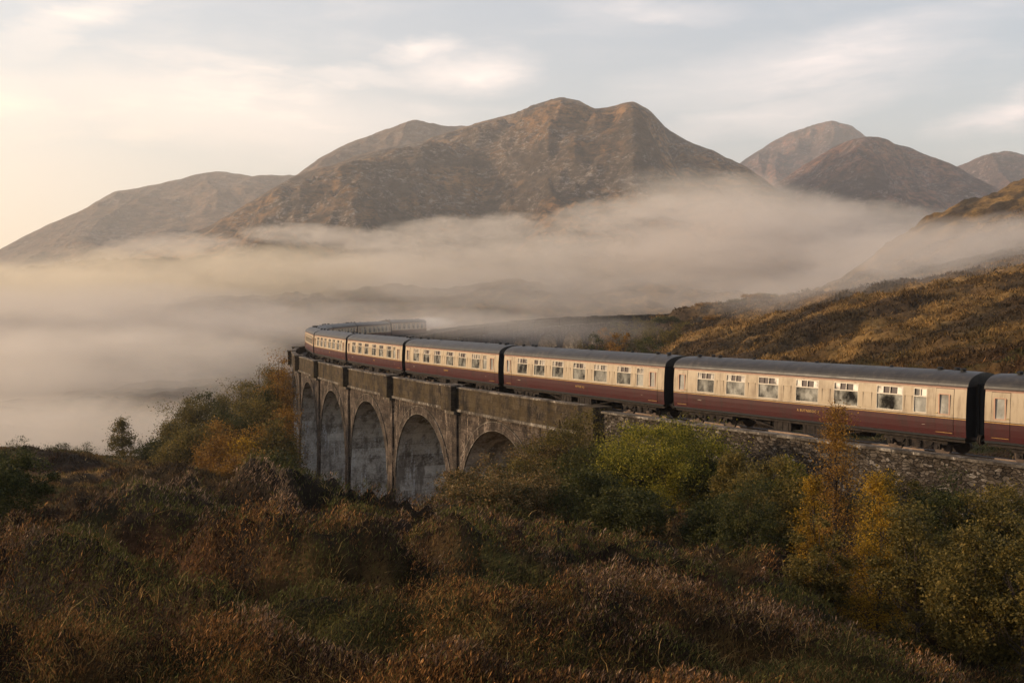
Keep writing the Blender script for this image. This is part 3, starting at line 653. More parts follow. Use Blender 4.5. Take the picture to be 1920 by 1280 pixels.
    # windows
    for sy in (1, -1):
        for (a, b) in BIG+SMALL:
            big = (b-a) > 1; n = 4 if big else 2
            mb = MB(); fw = .035; T = 2.80
            def fb(u0, u1, z0, z1, pr=.008):
                y0, y1 = yb(z0), yb(z1); o_ = pr
                A = [(X(u0), sy*(y0+o_), z0), (X(u1), sy*(y0+o_), z0), (X(u1), sy*(y1+o_), z1), (X(u0), sy*(y1+o_), z1)]
                B = [(x, sy*(abs(y)-.06), z) for x, y, z in A]
                mb.quad(A if sy < 0 else A[::-1]); 
                for i in range(4): mb.quad([A[i], A[(i+1) % 4], B[(i+1) % 4], B[i]])
            fb(a-.01, b+.01, WZ0-.03, WZ0+.02); fb(a-.01, b+.01, WZ1-.015, WZ1+.015); fb(a-.012, a+fw*.7, WZ0, WZ1); fb(b-fw*.7, b+.012, WZ0, WZ1); fb(a, b, T-.025, T+.025, .0)
            fb((a+b)/2-.02, (a+b)/2+.02, T, WZ1, -.004)
            wo_ = mb.build('window', M['frame'], root)
            mb = MB(); ins = .045
            mb.quad([(X(a), sy*(yb(WZ0)-ins), WZ0), (X(b), sy*(yb(WZ0)-ins), WZ0), (X(b), sy*(yb(T)-ins), T), (X(a), sy*(yb(T)-ins), T)][::(1 if sy < 0 else -1)])
            mb.build('pane', M['glass'] if big else M['glass_frost'], wo_)
            mb = MB(); w4 = (b-a)/n
            openl = rg.random() < .65
            for i in range(n):
                dark = big and ((openl and i in (1, 2)) or rg.random() < .12)
                u0, u1 = a+w4*i, a+w4*(i+1); dpt = ins+(.02 if i in (1, 2) else 0)
                mb.quad([(X(u0), sy*(yb(T)-dpt), T), (X(u1), sy*(yb(T)-dpt), T), (X(u1), sy*(yb(WZ1)-dpt), WZ1), (X(u0), sy*(yb(WZ1)-dpt), WZ1)][::(1 if sy < 0 else -1)], 1 if dark else 0)
                if i in (1, 3) and big:
                    mb.quad([(X(u0-.012), sy*(yb(T)-.03), T), (X(u0+.012), sy*(yb(T)-.03), T), (X(u0+.012), sy*(yb(WZ1)-.03), WZ1), (X(u0-.012), sy*(yb(WZ1)-.03), WZ1)], 1)
            mb.build('vent_pane', [M['glass_top'], M['lineblack']], wo_)
        for (a, b, wa, wb) in DOORS:
            mb = MB(); g_ = .018; rec = .012
            zs_ = [1.32, 1.60, 1.865, 1.895, 1.935, 2.06, 2.98, 3.235]; zs_[0] = 1.30
            for u0, u1 in ((a+g_, wa), (wa, wb), (wb, b-g_)):
                for z0, z1 in zip([1.12]+zs_[:-1], zs_):
                    if u0 == wa and z0 > 2.05 and z1 < 3.0: continue
                    pts = [(X(u0), sy*(yb(z0)+rec), z0), (X(u1), sy*(yb(z0)+rec), z0), (X(u1), sy*(yb(z1)+rec), z1), (X(u0), sy*(yb(z1)+rec), z1)]
                    mb.quad(pts if sy < 0 else pts[::-1], zmat(z0) if z0 < 3.2 else 3)
            # edges of the door leaf
            for u in (a+g_, b-g_): mb.quad([(X(u), sy*(yb(1.12)+rec), 1.12), (X(u), sy*(yb(3.235)+rec), 3.235), (X(u), sy*(yb(3.235)-.05), 3.235), (X(u), sy*(yb(1.12)-.05), 1.12)], 5)
            mb.box((X(a-.02), min(sy*(1.28), sy*1.31), 1.1), (X(b+.02), max(sy*1.28, sy*1.31), 3.25), 5) if False else None
            mb.box((X(a+.05), min(sy*1.405, sy*1.38), 1.20), (X(b-.05), max(sy*1.405, sy*1.38), 1.215), 1)
            dr = mb.build('door', BM, root)
            mb = MB()
            y0, y1 = yb(2.06), yb(2.98)
            fr = [(wa-.04, wb+.04, 2.03, 2.07), (wa-.04, wb+.04, 2.96, 3.0), (wa-.04, wa+.015, 2.07, 2.96), (wb-.015, wb+.04, 2.07, 2.96)]
            for u0, u1, z0, z1 in fr:
                q0, q1 = sorted((sy*(yb(z0)-.02), sy*(yb(z0)+.026))); mb.box((X(u0), q0, z0), (X(u1), q1, z1), 0)
            mb.build('window_frame', M['doorframe'], dr)
            mb = MB(); mb.quad([(X(wa), sy*(y0-.02), 2.06), (X(wb), sy*(y0-.02), 2.06), (X(wb), sy*(y1-.02), 2.98), (X(wa), sy*(y1-.02), 2.98)][::(1 if sy < 0 else -1)])
            mb.build('pane', M['glass_frost'], dr)
            mb = MB(); hx = b-.1 if a < 5 else a+.1
            mb.tube((X(hx), sy*1.39, 2.10), (X(hx), sy*1.44, 2.10), .018, .018, 6); mb.tube((X(hx)-.06, sy*1.44, 2.10), (X(hx)+.06, sy*1.44, 2.10), .014, .014, 6)
            mb.build('handle', M['brass'], dr)
    # interior is a plain black box standing in for the shade inside
    mb = MB(); mb.box((X(.05), -1.22, HB+.02), (X(L-.05), 1.22, HE-.02), 0); mb.build('interior_shade', M['black'], root)
    # gangways, buffers
    for u, sx in ((0, -1), (L, 1)):
        mb = MB()
        for i in range(4):
            x0 = X(u)+sx*(.01+.11*i); x1 = x0+sx*.075; xa, xb = sorted((x0, x1)); e = .05*(i % 2)
            mb.box((xa, -.62-e, 1.0), (xb, .62+e, 3.45+e), 0)
        xa, xb = sorted((X(u), X(u)+sx*.45)); mb.box((xa, -.58, 1.02), (xb, .58, 3.42), 0)
        mb.build('gangway', M['black'], root)
        for y in (-.86, .86):
            mb = MB(); mb.tube((X(u), y, .98), (X(u)+sx*.36, y, .98), .10, .08, 10); mb.tube((X(u)+sx*.36, y, .98), (X(u)+sx*.42, y, .98), .23, .23, 14); mb.build('buffer', M['under'], root)
    # underframe
    mb = MB(); mb.box((X(.1), -1.15, .92), (X(L-.1), 1.15, HB-.004), 0); mb.box((X(.1), -1.25, .80), (X(L-.1), -1.1, .915), 0); mb.box((X(.1), 1.1, .80), (X(L-.1), 1.25, .915), 0)
    for sy in (1, -1):
        y = sy*1.02
        mb.tube((X(5.6), y, .82), (X(7.6), y, .42), .035, .035, 6); mb.tube((X(7.6), y, .42), (X(11.8), y, .42), .035, .035, 6); mb.tube((X(11.8), y, .42), (X(13.8), y, .82), .035, .035, 6)
        for u in (7.6, 9.7, 11.8): mb.tube((X(u), y, .82), (X(u), y, .42), .03, .03, 6)
    mb.build('underframe', M['under'], root)
    for u0, u1, sy in ((8.0, 9.6, 1), (10.4, 11.6, 1), (7.9, 9.4, -1), (10.2, 11.8, -1)):
        mb = MB(); y0, y1 = sorted((sy*.45, sy*1.2)); mb.box((X(u0), y0, .36), (X(u1), y1, .79), 0); mb.box((X(u0+.06), min(y0-.0, sy*1.205), .33), (X(u1-.06), y1+.01, .355), 0)
        for uu in np.linspace(u0+.2, u1-.2, 3): ya, yc = sorted((sy*1.2, sy*1.225)); mb.box((X(uu-.03), ya, .36), (X(uu+.03), yc, .79), 0)
        mb.build('battery_box', M['under'], root)
    for x0_, y_ in ((6.4, -.5), (12.4, .4)): mb = MB(); mb.tube((X(x0_), y_, .55), (X(x0_+1.05), y_, .55), .22, .22, 12); mb.build('air_cylinder', M['under'], root)
    for c in (2.85, L-2.85):
        mb = MB()
        for sy in (1, -1):
            y0, y1 = sorted((sy*.98, sy*1.10))
            mb.box((X(c-1.75), y0, .60), (X(c+1.75), y1, .74), 0); mb.box((X(c-.55), y0, .34), (X(c+.55), y1, .598), 0)
            for a in (-1, 1):
                mb.quad([(X(c+a*.55), y1 if sy > 0 else y0, .34), (X(c+a*.55), y1 if sy > 0 else y0, .6), (X(c+a*1.0), y1 if sy > 0 else y0, .6)], 0)
                y2, y3 = sorted((sy*1.10, sy*1.24)); mb.box((X(c+a*1.30-.15), y2, .36), (X(c+a*1.30+.15), y3, .62), 0); mb.tube((X(c+a*1.30), sy*1.24, .47), (X(c+a*1.30), sy*1.29, .47), .09, .06, 8)
                for q in range(4): y4, y5 = sorted((sy*1.10, sy*1.18)); mb.box((X(c+a*.78-.26+.03*q), y4, .66-.045*q-.02), (X(c+a*.78+.26-.03*q), y5, .66-.045*q+.016), 0)
            for a in (-.32, .32):
                for q in range(4): mb.tube((X(c+a), sy*1.16, .36+.09*q), (X(c+a), sy*1.16, .41+.09*q), .09, .09, 8)
            y2, y3 = sorted((sy*1.14, sy*1.32)); mb.box((X(c-1.1), y2, .80), (X(c+1.1), y3, .83), 0)
        mb.box((X(c-.25), -1.0, .42), (X(c+.25), 1.0, .72), 0); mb.box((X(c-1.8), -1.0, .6), (X(c-1.7), 1.0, .72), 0); mb.box((X(c+1.7), -1.0, .6), (X(c+1.8), 1.0, .72), 0)
        bg = mb.build('bogie', M['under'], root)
        for a in (-1.30, 1.30):
            mb = MB(); mb.tube((X(c+a), -1.0, .46), (X(c+a), 1.0, .46), .07, .07, 8)
            for y in (-.75, .75):
                mb.tube((X(c+a), y-.065, .46), (X(c+a), y+.065, .46), .455, .455, 22); mb.tube((X(c+a), y-.09*math.copysign(1, -y), .46), (X(c+a), y, .46), .48, .48, 22) if False else None
            mb.build('wheelset', M['wheel'], bg)
    return root
def add_text(root, s, u, z, size, material, name='lettering'):
    for sy in (1, -1):
        cu = bpy.data.curves.new('t', 'FONT'); cu.body = s; cu.size = size; cu.extrude = .003; cu.align_x = 'CENTER'; cu.resolution_u = 2; cu.space_character = 1.15
        o = bpy.data.objects.new('t', cu); col.objects.link(o); bpy.context.view_layer.update()
        me = bpy.data.meshes.new_from_object(o.evaluated_get(bpy.context.evaluated_depsgraph_get())); bpy.data.objects.remove(o)
        me.materials.append(material) if not me.materials else None
        me.materials[0] = material
        ob = link_mesh(name, me, root); uu = u if sy > 0 else L-u
        ob.location = (uu-L/2, sy*(yb(z+.08)+.006), z); ob.rotation_euler = (math.pi/2, 0, math.pi if sy > 0 else 0)
def copy_tree(o, parent=None):
    c = o.copy(); col.objects.link(c)
    if parent is not None: c.parent = parent
    for ch in kids[o.name]: copy_tree(ch, c)
    return c
protos = [make_coach(i) for i in range(3)]
kids = {}
def reg():
    kids.clear()
    for o in bpy.data.objects: kids.setdefault(o.name, [])
    for o in bpy.data.objects:
        if o.parent: kids[o.parent.name].append(o)
reg()
LAB = {-1: 'cream and maroon coach cut off by the right edge of the photo', 0: 'nearest complete coach, with an autumn birch tip in front of its maroon side', 1: 'second complete coach from the right edge, above the start of the rubble wall',
 2: 'third complete coach from the right edge, directly above the foliage filled arch', 3: 'coach with six grey windows above the second visible arch from the right', 4: 'short looking coach fourth from the bend, just right of the two foreshortened ones',
 5: 'strongly foreshortened coach at the outermost point of the bend', 6: 'coach just past the bend, its roof rising over the nearer coaches', 7: 'first misty coach seen from its inner side on the far leg of the curve', 8: 'middle misty coach on the far leg of the curve', 9: 'faintest and farthest coach fading into the mist on the far leg'}
TXT = {-1: 'BUTNBSOC', 0: 'A BUTNBSOC T', 1: 'WTTEIE ICJ', 2: 'EDNNDN', 3: 'TNNE', 4: 'NNE'}
used = set()
for i in range(-1, 10):
    a = tp(20.3*i); b = tp(20.3*i+L); c = (a+b)/2; pi = (i+1) % 3
    if pi in used: o = copy_tree(protos[pi])
    else: o = protos[pi]; used.add(pi)
    rr = random.Random(i+50); sag = rr.uniform(-.01, .01)
    o.location = (c.x, c.y, c.z+sag); o.rotation_euler = (0, 0, math.atan2(b.y-a.y, b.x-a.x))
    tag(o, LAB[i], 'railway coach', 'cream and maroon coaches of the passenger train')
    protos_done = True
coaches = sorted([o for o in col.objects if o.get('category') == 'railway coach'], key=lambda o: list(LAB.values()).index(o['label']))
for o, i in zip(coaches, LAB):
    if i in TXT:
        add_text(o, TXT[i], 9.1 if i != 2 else 10.0, 1.50, .19, M['gold'])
        add_text(o, '. -- =mun--' if i % 2 else '. :nnm--', 17.2, 1.52, .12, M['frame'], 'number_lettering'); add_text(o, '-~', 2.2, 1.45, .16, M['frame'], 'number_lettering')

# ------------------------------------------------------------------ vegetation
def leaves_np(rg, C, size, aspect=.55, flat=0.0, up=None):
    n = len(C); a = rg.normal(size=(n, 3)); a /= np.linalg.norm(a, axis=1)[:, None]; b = np.cross(a, rg.normal(size=(n, 3))); b /= np.linalg.norm(b, axis=1)[:, None]
    s = (size*(.6+.8*rg.random(n)))[:, None]
    V = np.stack([C-a*s*.5, C-b*s*.5*aspect, C+a*s*.5, C+b*s*.5*aspect], 1).reshape(-1, 3)
    return V, np.arange(4*n).reshape(n, 4)
def crown_pts(rg, n, shape, w, h, base, clumps, spread, hollow=.55):
    """clump centres through the crown then leaves around them"""
    cc = []
    while len(cc) < clumps:
        p = rg.normal(size=3); p /= np.linalg.norm(p); r = hollow+(1-hollow)*rg.random()**.6
        if rg.random() < .25: r = rg.random()
        p = p*r
        if shape == 'cone':
            t = rg.random()**1.25; wv = (1-t)**.75*(.9+.25*rg.random()); ang = rg.random()*6.283; q = (rg.random()**.5)*wv
            cc.append((math.cos(ang)*q*w, math.sin(ang)*q*w, base+t*(h-base)))
        else:
            lump = .78+.32*vnoise(np.array([p[0]*2.1+9]), np.array([p[1]*2.1+p[2]*1.7]), int(w*977) & 255)[0]*1.2
            z = base+(h-base)*(.5+.5*p[2]*lump)
            cc.append((p[0]*w*lump, p[1]*w*lump, z))
    cc = np.array(cc); idx = rg.integers(0, clumps, n); sz = spread*(.5+rg.random(clumps))
    pts = cc[idx]+rg.normal(size=(n, 3))*sz[idx][:, None]*np.array([1, 1, .7])
    pts[:, 2] = np.maximum(pts[:, 2], .05)
    return pts, cc
def limbs(mb, cc, h, r, rg, nb, base=0, lean=(0, 0)):
    tr_ = [Vector((0, 0, -.3)), Vector((lean[0]*.3+rg.normal()*.05, lean[1]*.3, h*.3)), Vector((lean[0]*.7+rg.normal()*.08, lean[1]*.7, h*.62)), Vector((lean[0], lean[1], h*.93))]
    for i in range(3): mb.tube(tr_[i], tr_[i+1], r*(1-.3*i), r*(1-.3*(i+1)), 7)
    for c in cc[:nb]:
        t = min(.9, max(.12, c[2]/h*.7)); k = min(2, int(t*3)); p0 = tr_[k].lerp(tr_[k+1], t*3-k); c = Vector(c)
        m_ = p0.lerp(c, .5)+Vector((0, 0, -.04*h)); mb.tube(p0, m_, r*.35, r*.2, 5, caps=False); mb.tube(m_, c, r*.2, r*.06, 5, caps=False)
def plant(name, loc, w, h, leaf, n, clumps, material, label, cat, group=None, shape='dome', base=.15, seed=0, spread=None, trunk=.08, part='foliage', tpart='trunk', aspect=.6, hollow=.55):
    rg = np.random.default_rng(seed+1000); root = empty(name, loc, seed*1.7 % 6.28)
    sp = spread or w*.115
    pts, cc = crown_pts(rg, n, shape, w, h, base*h, clumps, sp, hollow)
    V, F = leaves_np(rg, pts, leaf, aspect)
    link_mesh(part, np_mesh(part, V, F, material), root)
    mb = MB(); limbs(mb, cc, h, trunk, rg, min(clumps, 26)); mb.build(tpart, M['bark'], root)
    tag(root, label, cat, group); return root
LG = {
 'green': m_leaf('leaf_green', [(.05, (.035, .040, .008)), (.36, (.13, .125, .015)), (.64, (.33, .26, .03)), (1, (.55, .42, .05))], .45),
 'dark': m_leaf('leaf_dark', [(.05, (.014, .018, .005)), (.5, (.050, .052, .012)), (.85, (.12, .10, .022)), (1, (.22, .16, .04))], .35),
 'olive': m_leaf('leaf_olive', [(.05, (.034, .028, .009)), (.45, (.11, .085, .020)), (.8, (.23, .155, .034)), (1, (.36, .22, .055))], .4),
 'yellow': m_leaf('leaf_yellow', [(.05, (.07, .038, .008)), (.4, (.25, .14, .014)), (.75, (.52, .29, .022)), (1, (.68, .40, .05))], .45),
 'orange': m_leaf('leaf_orange', [(.05, (.06, .030, .010)), (.45, (.22, .105, .018)), (.8, (.38, .195, .030)), (1, (.52, .29, .05))], .4),
 'bramble': m_leaf('leaf_bramble', [(.05, (.024, .020, .008)), (.38, (.085, .070, .018)), (.62, (.18, .095, .032)), (.85, (.30, .19, .065)), (1, (.50, .36, .20))], .3),
}
def on(px, d, dz=0):
    x = (px-960)/FPX*d; return (x, d, gz(x, d)+dz)
def shrub(px, d, top, half_px, material, label, n=7000, leaf=.085, cat='shrub', name='shrub', shape='dome', seed=0, group='shrubs growing below the wall', clumps=70, base=.05, **kw):
    l = on(px, d); ztop = (YH-top)/FPX*d; h = max(.5, ztop-l[2]); w_ = half_px/FPX*d*(1.2 if shape == 'dome' else 1.05)
    if shape == 'dome': h *= 1.14; n = int(n*2.2)
    return plant(name, l, w_, h, leaf, n, clumps, LG[material], label, cat, group, shape, base, seed, trunk=max(.03, .014*h), **kw)
G1 = 'shrubs growing below the wall'
SH = [
 (1250,54,808,100,'green','rounded bright green bush in front of the rubble wall',16000),
 (1195,58,870,60,'dark','dark green bush tucked in at the left foot of the bright green bush',7000),
 (1325,52,880,52,'dark','dark shrub at the right flank of the bright green bush',6000),
 (1075,60,800,70,'olive','olive bush climbing against the end of the viaduct parapet',8000),
 (1030,63,830,60,'bramble','brownish bush covering the right side of the foliage filled arch',7000),
 (1110,57,850,66,'dark','deep green bush below the black notch in the parapet',7000),
 (985,60,868,60,'olive','yellow green bush at the foot of the foliage filled arch',7000),
 (925,56,882,56,'bramble','straggly russet bush under the arch with the leaf filled opening',6500),
 (862,52,893,50,'bramble','low rust coloured bush at the foot of the widest open arch',5500),
 (1010,48,905,85,'bramble','broad bramble mound with pale dead stems in the middle of the picture',11000),
 (910,46,912,72,'bramble','speckled bramble thicket just left of the broad bramble mound',9000),
 (1110,46,900,72,'dark','dark glossy thicket between the bramble mound and the bright green bush',9000),
 (1185,44,930,62,'dark','low dark thicket at the lower left of the bright green bush',7000),
 (1375,49,862,42,'olive','thin upright shrub with yellow tip close to the rubble wall',5000),
 (1440,44,885,70,'olive','grey green shrub left of the tall orange birch',9000),
 (1405,40,925,60,'dark','dark green shrub in front of the grey green one',7000),
 (1482,46,872,38,'green','small lime green shrub peeping over beside the orange birch',5000),
 (1335,43,950,52,'dark','low dark shrub below and right of the bright green bush',6000),
 (1690,35,915,62,'olive','olive green shrub right of the yellow birch below the wall',9000),
 (1790,33,925,72,'dark','dark green shrub under the wall near the right edge',10000),
 (1880,32,935,70,'olive','leafy shrub in the right corner under the wall',10000),
 (1725,27,1000,70,'olive','large olive shrub just right of the bushy yellow birch',11000),
 (1835,25,1020,80,'olive','large olive shrub in the right foreground below the dark green ones',12000),
 (1930,24,1010,75,'olive','olive shrub cut off by the right edge in the foreground',9000),
 (1540,29,1010,55,'olive','low olive shrub at the foot of the orange birch',7000),
]
for i, (px, d, top, hw, mt, lab, n) in enumerate(SH):
    shrub(px, d, top, hw, mt, lab, n, leaf=.10 if d > 40 else .075, seed=i*7+3, clumps=115)
# birches
shrub(1572, 34, 768, 74, 'orange', 'tall slender orange birch whose tip overlaps the nearest complete coach', 16000, .06, 'tree', 'birch_tree', 'cone', 201, 'autumn birches below the wall', clumps=170, spread=.20, part='crown')
shrub(1528, 30, 900, 55, 'yellow', 'narrow golden birch standing left of and below the tall orange one', 11000, .058, 'tree', 'birch_tree', 'cone', 205, 'autumn birches below the wall', clumps=90, spread=.14, part='crown')
shrub(1650, 29, 895, 92, 'yellow', 'bushy yellow green birch right of the tall orange one', 17000, .06, 'tree', 'birch_tree', 'cone', 209, 'autumn birches below the wall', clumps=120, spread=.18, part='crown')
# left edge
shrub(10, 34, 852, 62, 'dark', 'dark green bush cut off by the left edge', 10000, .07, seed=301, group=None)
shrub(-60, 30, 870, 90, 'dark', 'large dark bush almost outside the left edge', 9000, .07, seed=305, group=None)
# lone tree and left wood
shrub(226, 124, 787, 32, 'olive', 'lone small tree standing alone on the moor before the mist', 6500, .17, 'tree', 'moor_tree', 'cone', 311, None, clumps=80, spread=.33, base=.12, part='crown')
WOOD = [(318,128,800,34,'olive'),(352,138,755,34,'olive'),(385,146,748,34,'dark'),(415,150,742,34,'olive'),(450,156,722,36,'olive'),(485,158,700,38,'olive'),(508,160,690,32,'olive'),(528,162,688,17,'orange'),
 (372,118,812,34,'olive'),(405,120,790,36,'orange'),(440,122,775,40,'dark'),(475,124,752,42,'olive'),(500,126,738,34,'dark'),(520,128,715,22,'orange'),
 (420,108,828,36,'orange'),(455,106,832,38,'yellow'),(492,110,812,40,'orange'),(512,108,800,28,'olive'),(500,96,862,44,'olive'),(518,94,865,26,'dark'),(455,98,868,34,'orange'),(408,112,850,30,'olive'),(340,118,832,30,'olive'),(300,124,838,24,'dark'),(534,112,770,11,'orange')]
KD = {'olive': 'brownish green', 'dark': 'dark green', 'orange': 'orange leaved', 'yellow': 'golden yellow'}
WL = ['left end tree on the skyline of the wood', 'second tree from the left on the skyline of the wood', 'feathery dark tree standing up on the skyline of the wood', 'skyline tree right of the feathery dark one',
 'middle skyline tree where the wood starts to climb', 'skyline tree halfway up the climbing treetops', 'high skyline tree a little left of the viaduct', 'pale orange treetop touching the top corner of the viaduct',
 'olive tree behind the leftmost orange crown', 'leftmost orange crown inside the wood', 'dark tree in the centre of the wood', 'olive tree right of the dark centre of the wood', 'dark tree two crowns left of the viaduct', 'bright orange tree beside the viaduct parapet',
 'orange tree at the front of the wood, left of the golden one', 'golden tree at the front centre of the wood', 'orange tree at the front right of the golden one', 'olive tree in front of the first viaduct pier', 'low olive tree spreading over the grass at the right front', 'low dark tree against the foot of the leftmost pier',
 'low orange tree in front of the golden one', 'small olive tree at the front left of the wood', 'small olive tree below the left skyline', 'smallest olive tree at the left foot of the wood', 'outermost dark shrub like tree nearest the lone tree', 'slim orange tree half hidden behind the leftmost pier']
for i, (px, d, top, hw, mt) in enumerate(WOOD):
    shrub(px, d, top, hw*1.2, mt, WL[i+1] if i >= 23 else WL[i], 8000, .19, 'tree', 'broadleaf_tree', 'dome' if i % 3 else 'cone', 400+i*3, 'autumn trees of the wood left of the viaduct', clumps=95, spread=.6, base=.08, part='crown', hollow=.3)
# far hillside bushes and distant wood by the far end of the viaduct
FAR = [(1432,352,556,22),(1412,350,563,16),(1385,345,572,14),(1352,338,580,14),(1462,360,560,14),(1320,330,588,14),(1250,318,596,22),(1210,300,604,22),(1175,285,608,24),(1140,270,618,22),(1118,255,625,16),(1230,260,618,28),(1285,280,606,20),(1170,230,634,26),(1215,215,640,30),(1265,240,622,22),(1100,262,634,14),(1340,290,596,16),(1150,305,602,14),(1195,328,597,14),(30,118,822,18),(88,120,836,8),(105,121,836,7),(120,121,835,7),(160,124,832,20),(262,122,838,14)]
ML = ['wide wiry scrub patch on the moor skyline at the left edge', 'leftmost of the three tiny shrubs on the moor skyline', 'middle one of the three tiny shrubs on the moor skyline', 'rightmost of the three tiny shrubs on the moor skyline', 'pale twiggy scrub on the moor skyline left of the lone tree', 'low scrub on the moor skyline right of the lone tree']
FL = ['largest misty bush on the crest of the right hand hillside', 'bush just left of the largest misty bush on the hill crest', 'third bush down the hill crest from the top', 'fourth bush down the hill crest', 'low bush right of the largest misty bush on the hill crest', 'small bush low on the hill crest, below the fourth one',
 'bush near the top of the slope at the far end of the viaduct', 'bush directly at the far end of the viaduct parapet', 'bush against the last visible stretch of the far parapet', 'orange brown bush right of the last distant arch', 'small bush beside the last distant arch', 'wide bush in the middle of the far thicket', 'bush at the right side of the far thicket', 'low bush at the bottom of the far thicket above the carriage roof',
 'widest bush of the far thicket, low and right', 'bush in the upper middle of the far thicket', 'tiny bush in front of the last distant arch', 'small bush between the far thicket and the hill crest', 'small bush left of the end of the far parapet', 'small bush on the crest right behind the far parapet']
for i, (px, d, top, hw) in enumerate(FAR):
    mt = ['olive', 'orange', 'dark', 'olive'][i % 4] if i < 20 else 'dark'
    lab = FL[i] if i < 20 else ML[i-20]
    lab0 = (f'{KD[mt]} bush on the far slope, {"on the crest against the mist" if px > 1300 else "by the far end of the viaduct" if px > 1160 else "beside the distant arches"}' if i < 20 else 'thin leafless scrub on the moor skyline at the left')
    shrub(px, d, top, hw, mt, lab, 1500 if i < 20 else 500, .30 if i < 20 else .10, 'shrub', 'shrub', 'dome', 600+i*3, 'bushes on the far slope' if i < 20 else 'scrub along the moor skyline', clumps=26, spread=.4 if i < 20 else .2, base=.05)
# ------------------------------------------------------------------ ground cover: grass blades and heather sprigs
def scatter(n, rg, d0, d1, az=34):
    v = rg.random(n); d = 1/(v/d0+(1-v)/d1); t = np.tan(np.radians(rg.uniform(-az, az, n))); return d*t, d
def cover():
    MG = m_vcol('grass_blades', .3)
    rg = np.random.default_rng(5)
    # grass
    nt = 15000; TX, TY = scatter(nt, rg, 8, 150); nb_ = 24; ts = (.07+.12*rg.random(nt))*np.maximum(1, TY/22); X = np.repeat(TX, nb_); Y = np.repeat(TY, nb_); tu = rg.random(nt); n = nt*nb_; OX = rg.normal(size=n)*np.repeat(ts, nb_); OY = rg.normal(size=n)*np.repeat(ts, nb_); X = X+OX; Y = Y+OY; TU = np.repeat(tu, nb_)
    mh = mound_h(X, Y)*.5+.62*sstep(hummock(X, Y), .05, .45); b = fbm(X/3.2, Y/2.6, 4, 44); a = fbm(X/9, Y/7, 4, 91)
    s, off = path_off(X, Y)
    keep = (rg.random(n) < np.clip(1.0-mh*1.35, .22, 1)*np.interp(np.hypot(X, Y), [60, 75], [1, .75])) & ((off < -4.2) | (off > 4.5))
    X, Y, b, a, OX, OY, TU = X[keep], Y[keep], b[keep], a[keep], OX[keep], OY[keep], TU[keep]; Z = ground_z(X, Y)-.03; n = len(X); r = np.hypot(X, Y)
    H = (.06+.15*rg.random(n)**1.5)*(.6+1.1*TU**2)*(1+.5*a); Wd = (.005+.006*rg.random(n))*np.maximum(1, r/16)
    ang = rg.random(n)*6.283; lx = H*(.12+.35*rg.normal(size=n))+OX*.9; ly = H*.35*rg.normal(size=n)+OY*.9
    dx = np.cos(ang)*Wd; dy = np.sin(ang)*Wd
    V = np.empty((n, 5, 3)); 
    for k, (h, wf, bf) in enumerate(((0, 1, 0), (0, -1, 0), (.6, .6, .35), (.6, -.6, .35))):
        V[:, k, 0] = X+dx*wf+lx*bf; V[:, k, 1] = Y+dy*wf+ly*bf; V[:, k, 2] = Z+H*h
    V[:, 4, 0] = X+lx; V[:, 4, 1] = Y+ly; V[:, 4, 2] = Z+H*.96
    straw = np.array([.50, .31, .11]); olive = np.array([.12, .10, .028]); rus = np.array([.26, .115, .038])
    a = a+.5*sstep(r, 58, 75); H = H*np.interp(r, [55, 75], [1, .7])
    t = sstep(a+.3*b+.7*(TU-.5)+.12*rg.normal(size=n), -.3, .35)[:, None]; C = rus*(1-t)+straw*t; t = sstep(b+.2*rg.normal(size=n), .0, .4)[:, None]; C = C*(1-t)+olive*t
    C = np.repeat(C[:, None], 5, 1)
    i = np.arange(n)[:, None]*5; F = np.concatenate([i+np.array([[0, 1, 3]]), i+np.array([[0, 3, 2]]), i+np.array([[2, 3, 4]])])
    o = link_mesh('grass', np_mesh('grass', V.reshape(-1, 3), F, MG, C.reshape(-1, 3))); tag(o, 'straw and olive moor grass covering the foreground', 'grass', kind='stuff')
    # coarser cover on the moor edge and the right-hand slope
    for nm, lab, n, box in (('grass', 'low straw grass on the moor edge at the left', 230000, 'L'), ('grass', 'rough orange grass on the hillside behind the train', 420000, 'R')):
        if box == 'L': d = 52+100*rg.random(n)**1.0; X = d*rg.uniform(-.62, -.12, n); Y = d
        else: d = 62+430*rg.random(n)**1.5; X = d*rg.uniform(.05, .62, n); Y = d
        s, off = path_off(X, Y); bb = fbm(X/2.4, Y/2.4, 3, 15); keep = ((off < -4.5) | (off > 5.5)) & (rg.random(n) < .35+1.3*sstep(bb, -.3, .4))
        X, Y, bb = X[keep], Y[keep], bb[keep]; n = len(X); Z = ground_z(X, Y)-.04; r = np.hypot(X, Y); H = (.12+.22*rg.random(n))*(1+.8*bb)*np.interp(r, [60, 300], [1, 2.2])
        Wd = .012*(r/60)*(1+rg.random(n)); ang = rg.random(n)*6.283; dx = np.cos(ang)*Wd*2.2; dy = np.sin(ang)*Wd*2.2; lx = H*.5*rg.normal(size=n); ly = H*.5*rg.normal(size=n)
        V = np.stack([np.stack([X+dx, Y+dy, Z], -1), np.stack([X-dx, Y-dy, Z], -1), np.stack([X+lx, Y+ly, Z+H], -1)], 1)
        C = ground_col(X, Y, Z)*(.75+.7*rg.random(n))[:, None]*(1.15 if box == 'R' else 1.5)
        o = link_mesh(nm, np_mesh(nm, V.reshape(-1, 3), np.arange(3*n).reshape(n, 3), MG, np.repeat(C, 3, 0))); tag(o, lab, 'grass', kind='stuff')
    # heather
    n = 3000000; X, Y = scatter(n, rg, 8, 75); hu = hummock(X, Y); mh = mound_h(X, Y); b = fbm(X/3.2, Y/2.6, 4, 44); q = fbm(X/1.1, Y/1.1, 3, 70)
    s, off = path_off(X, Y)
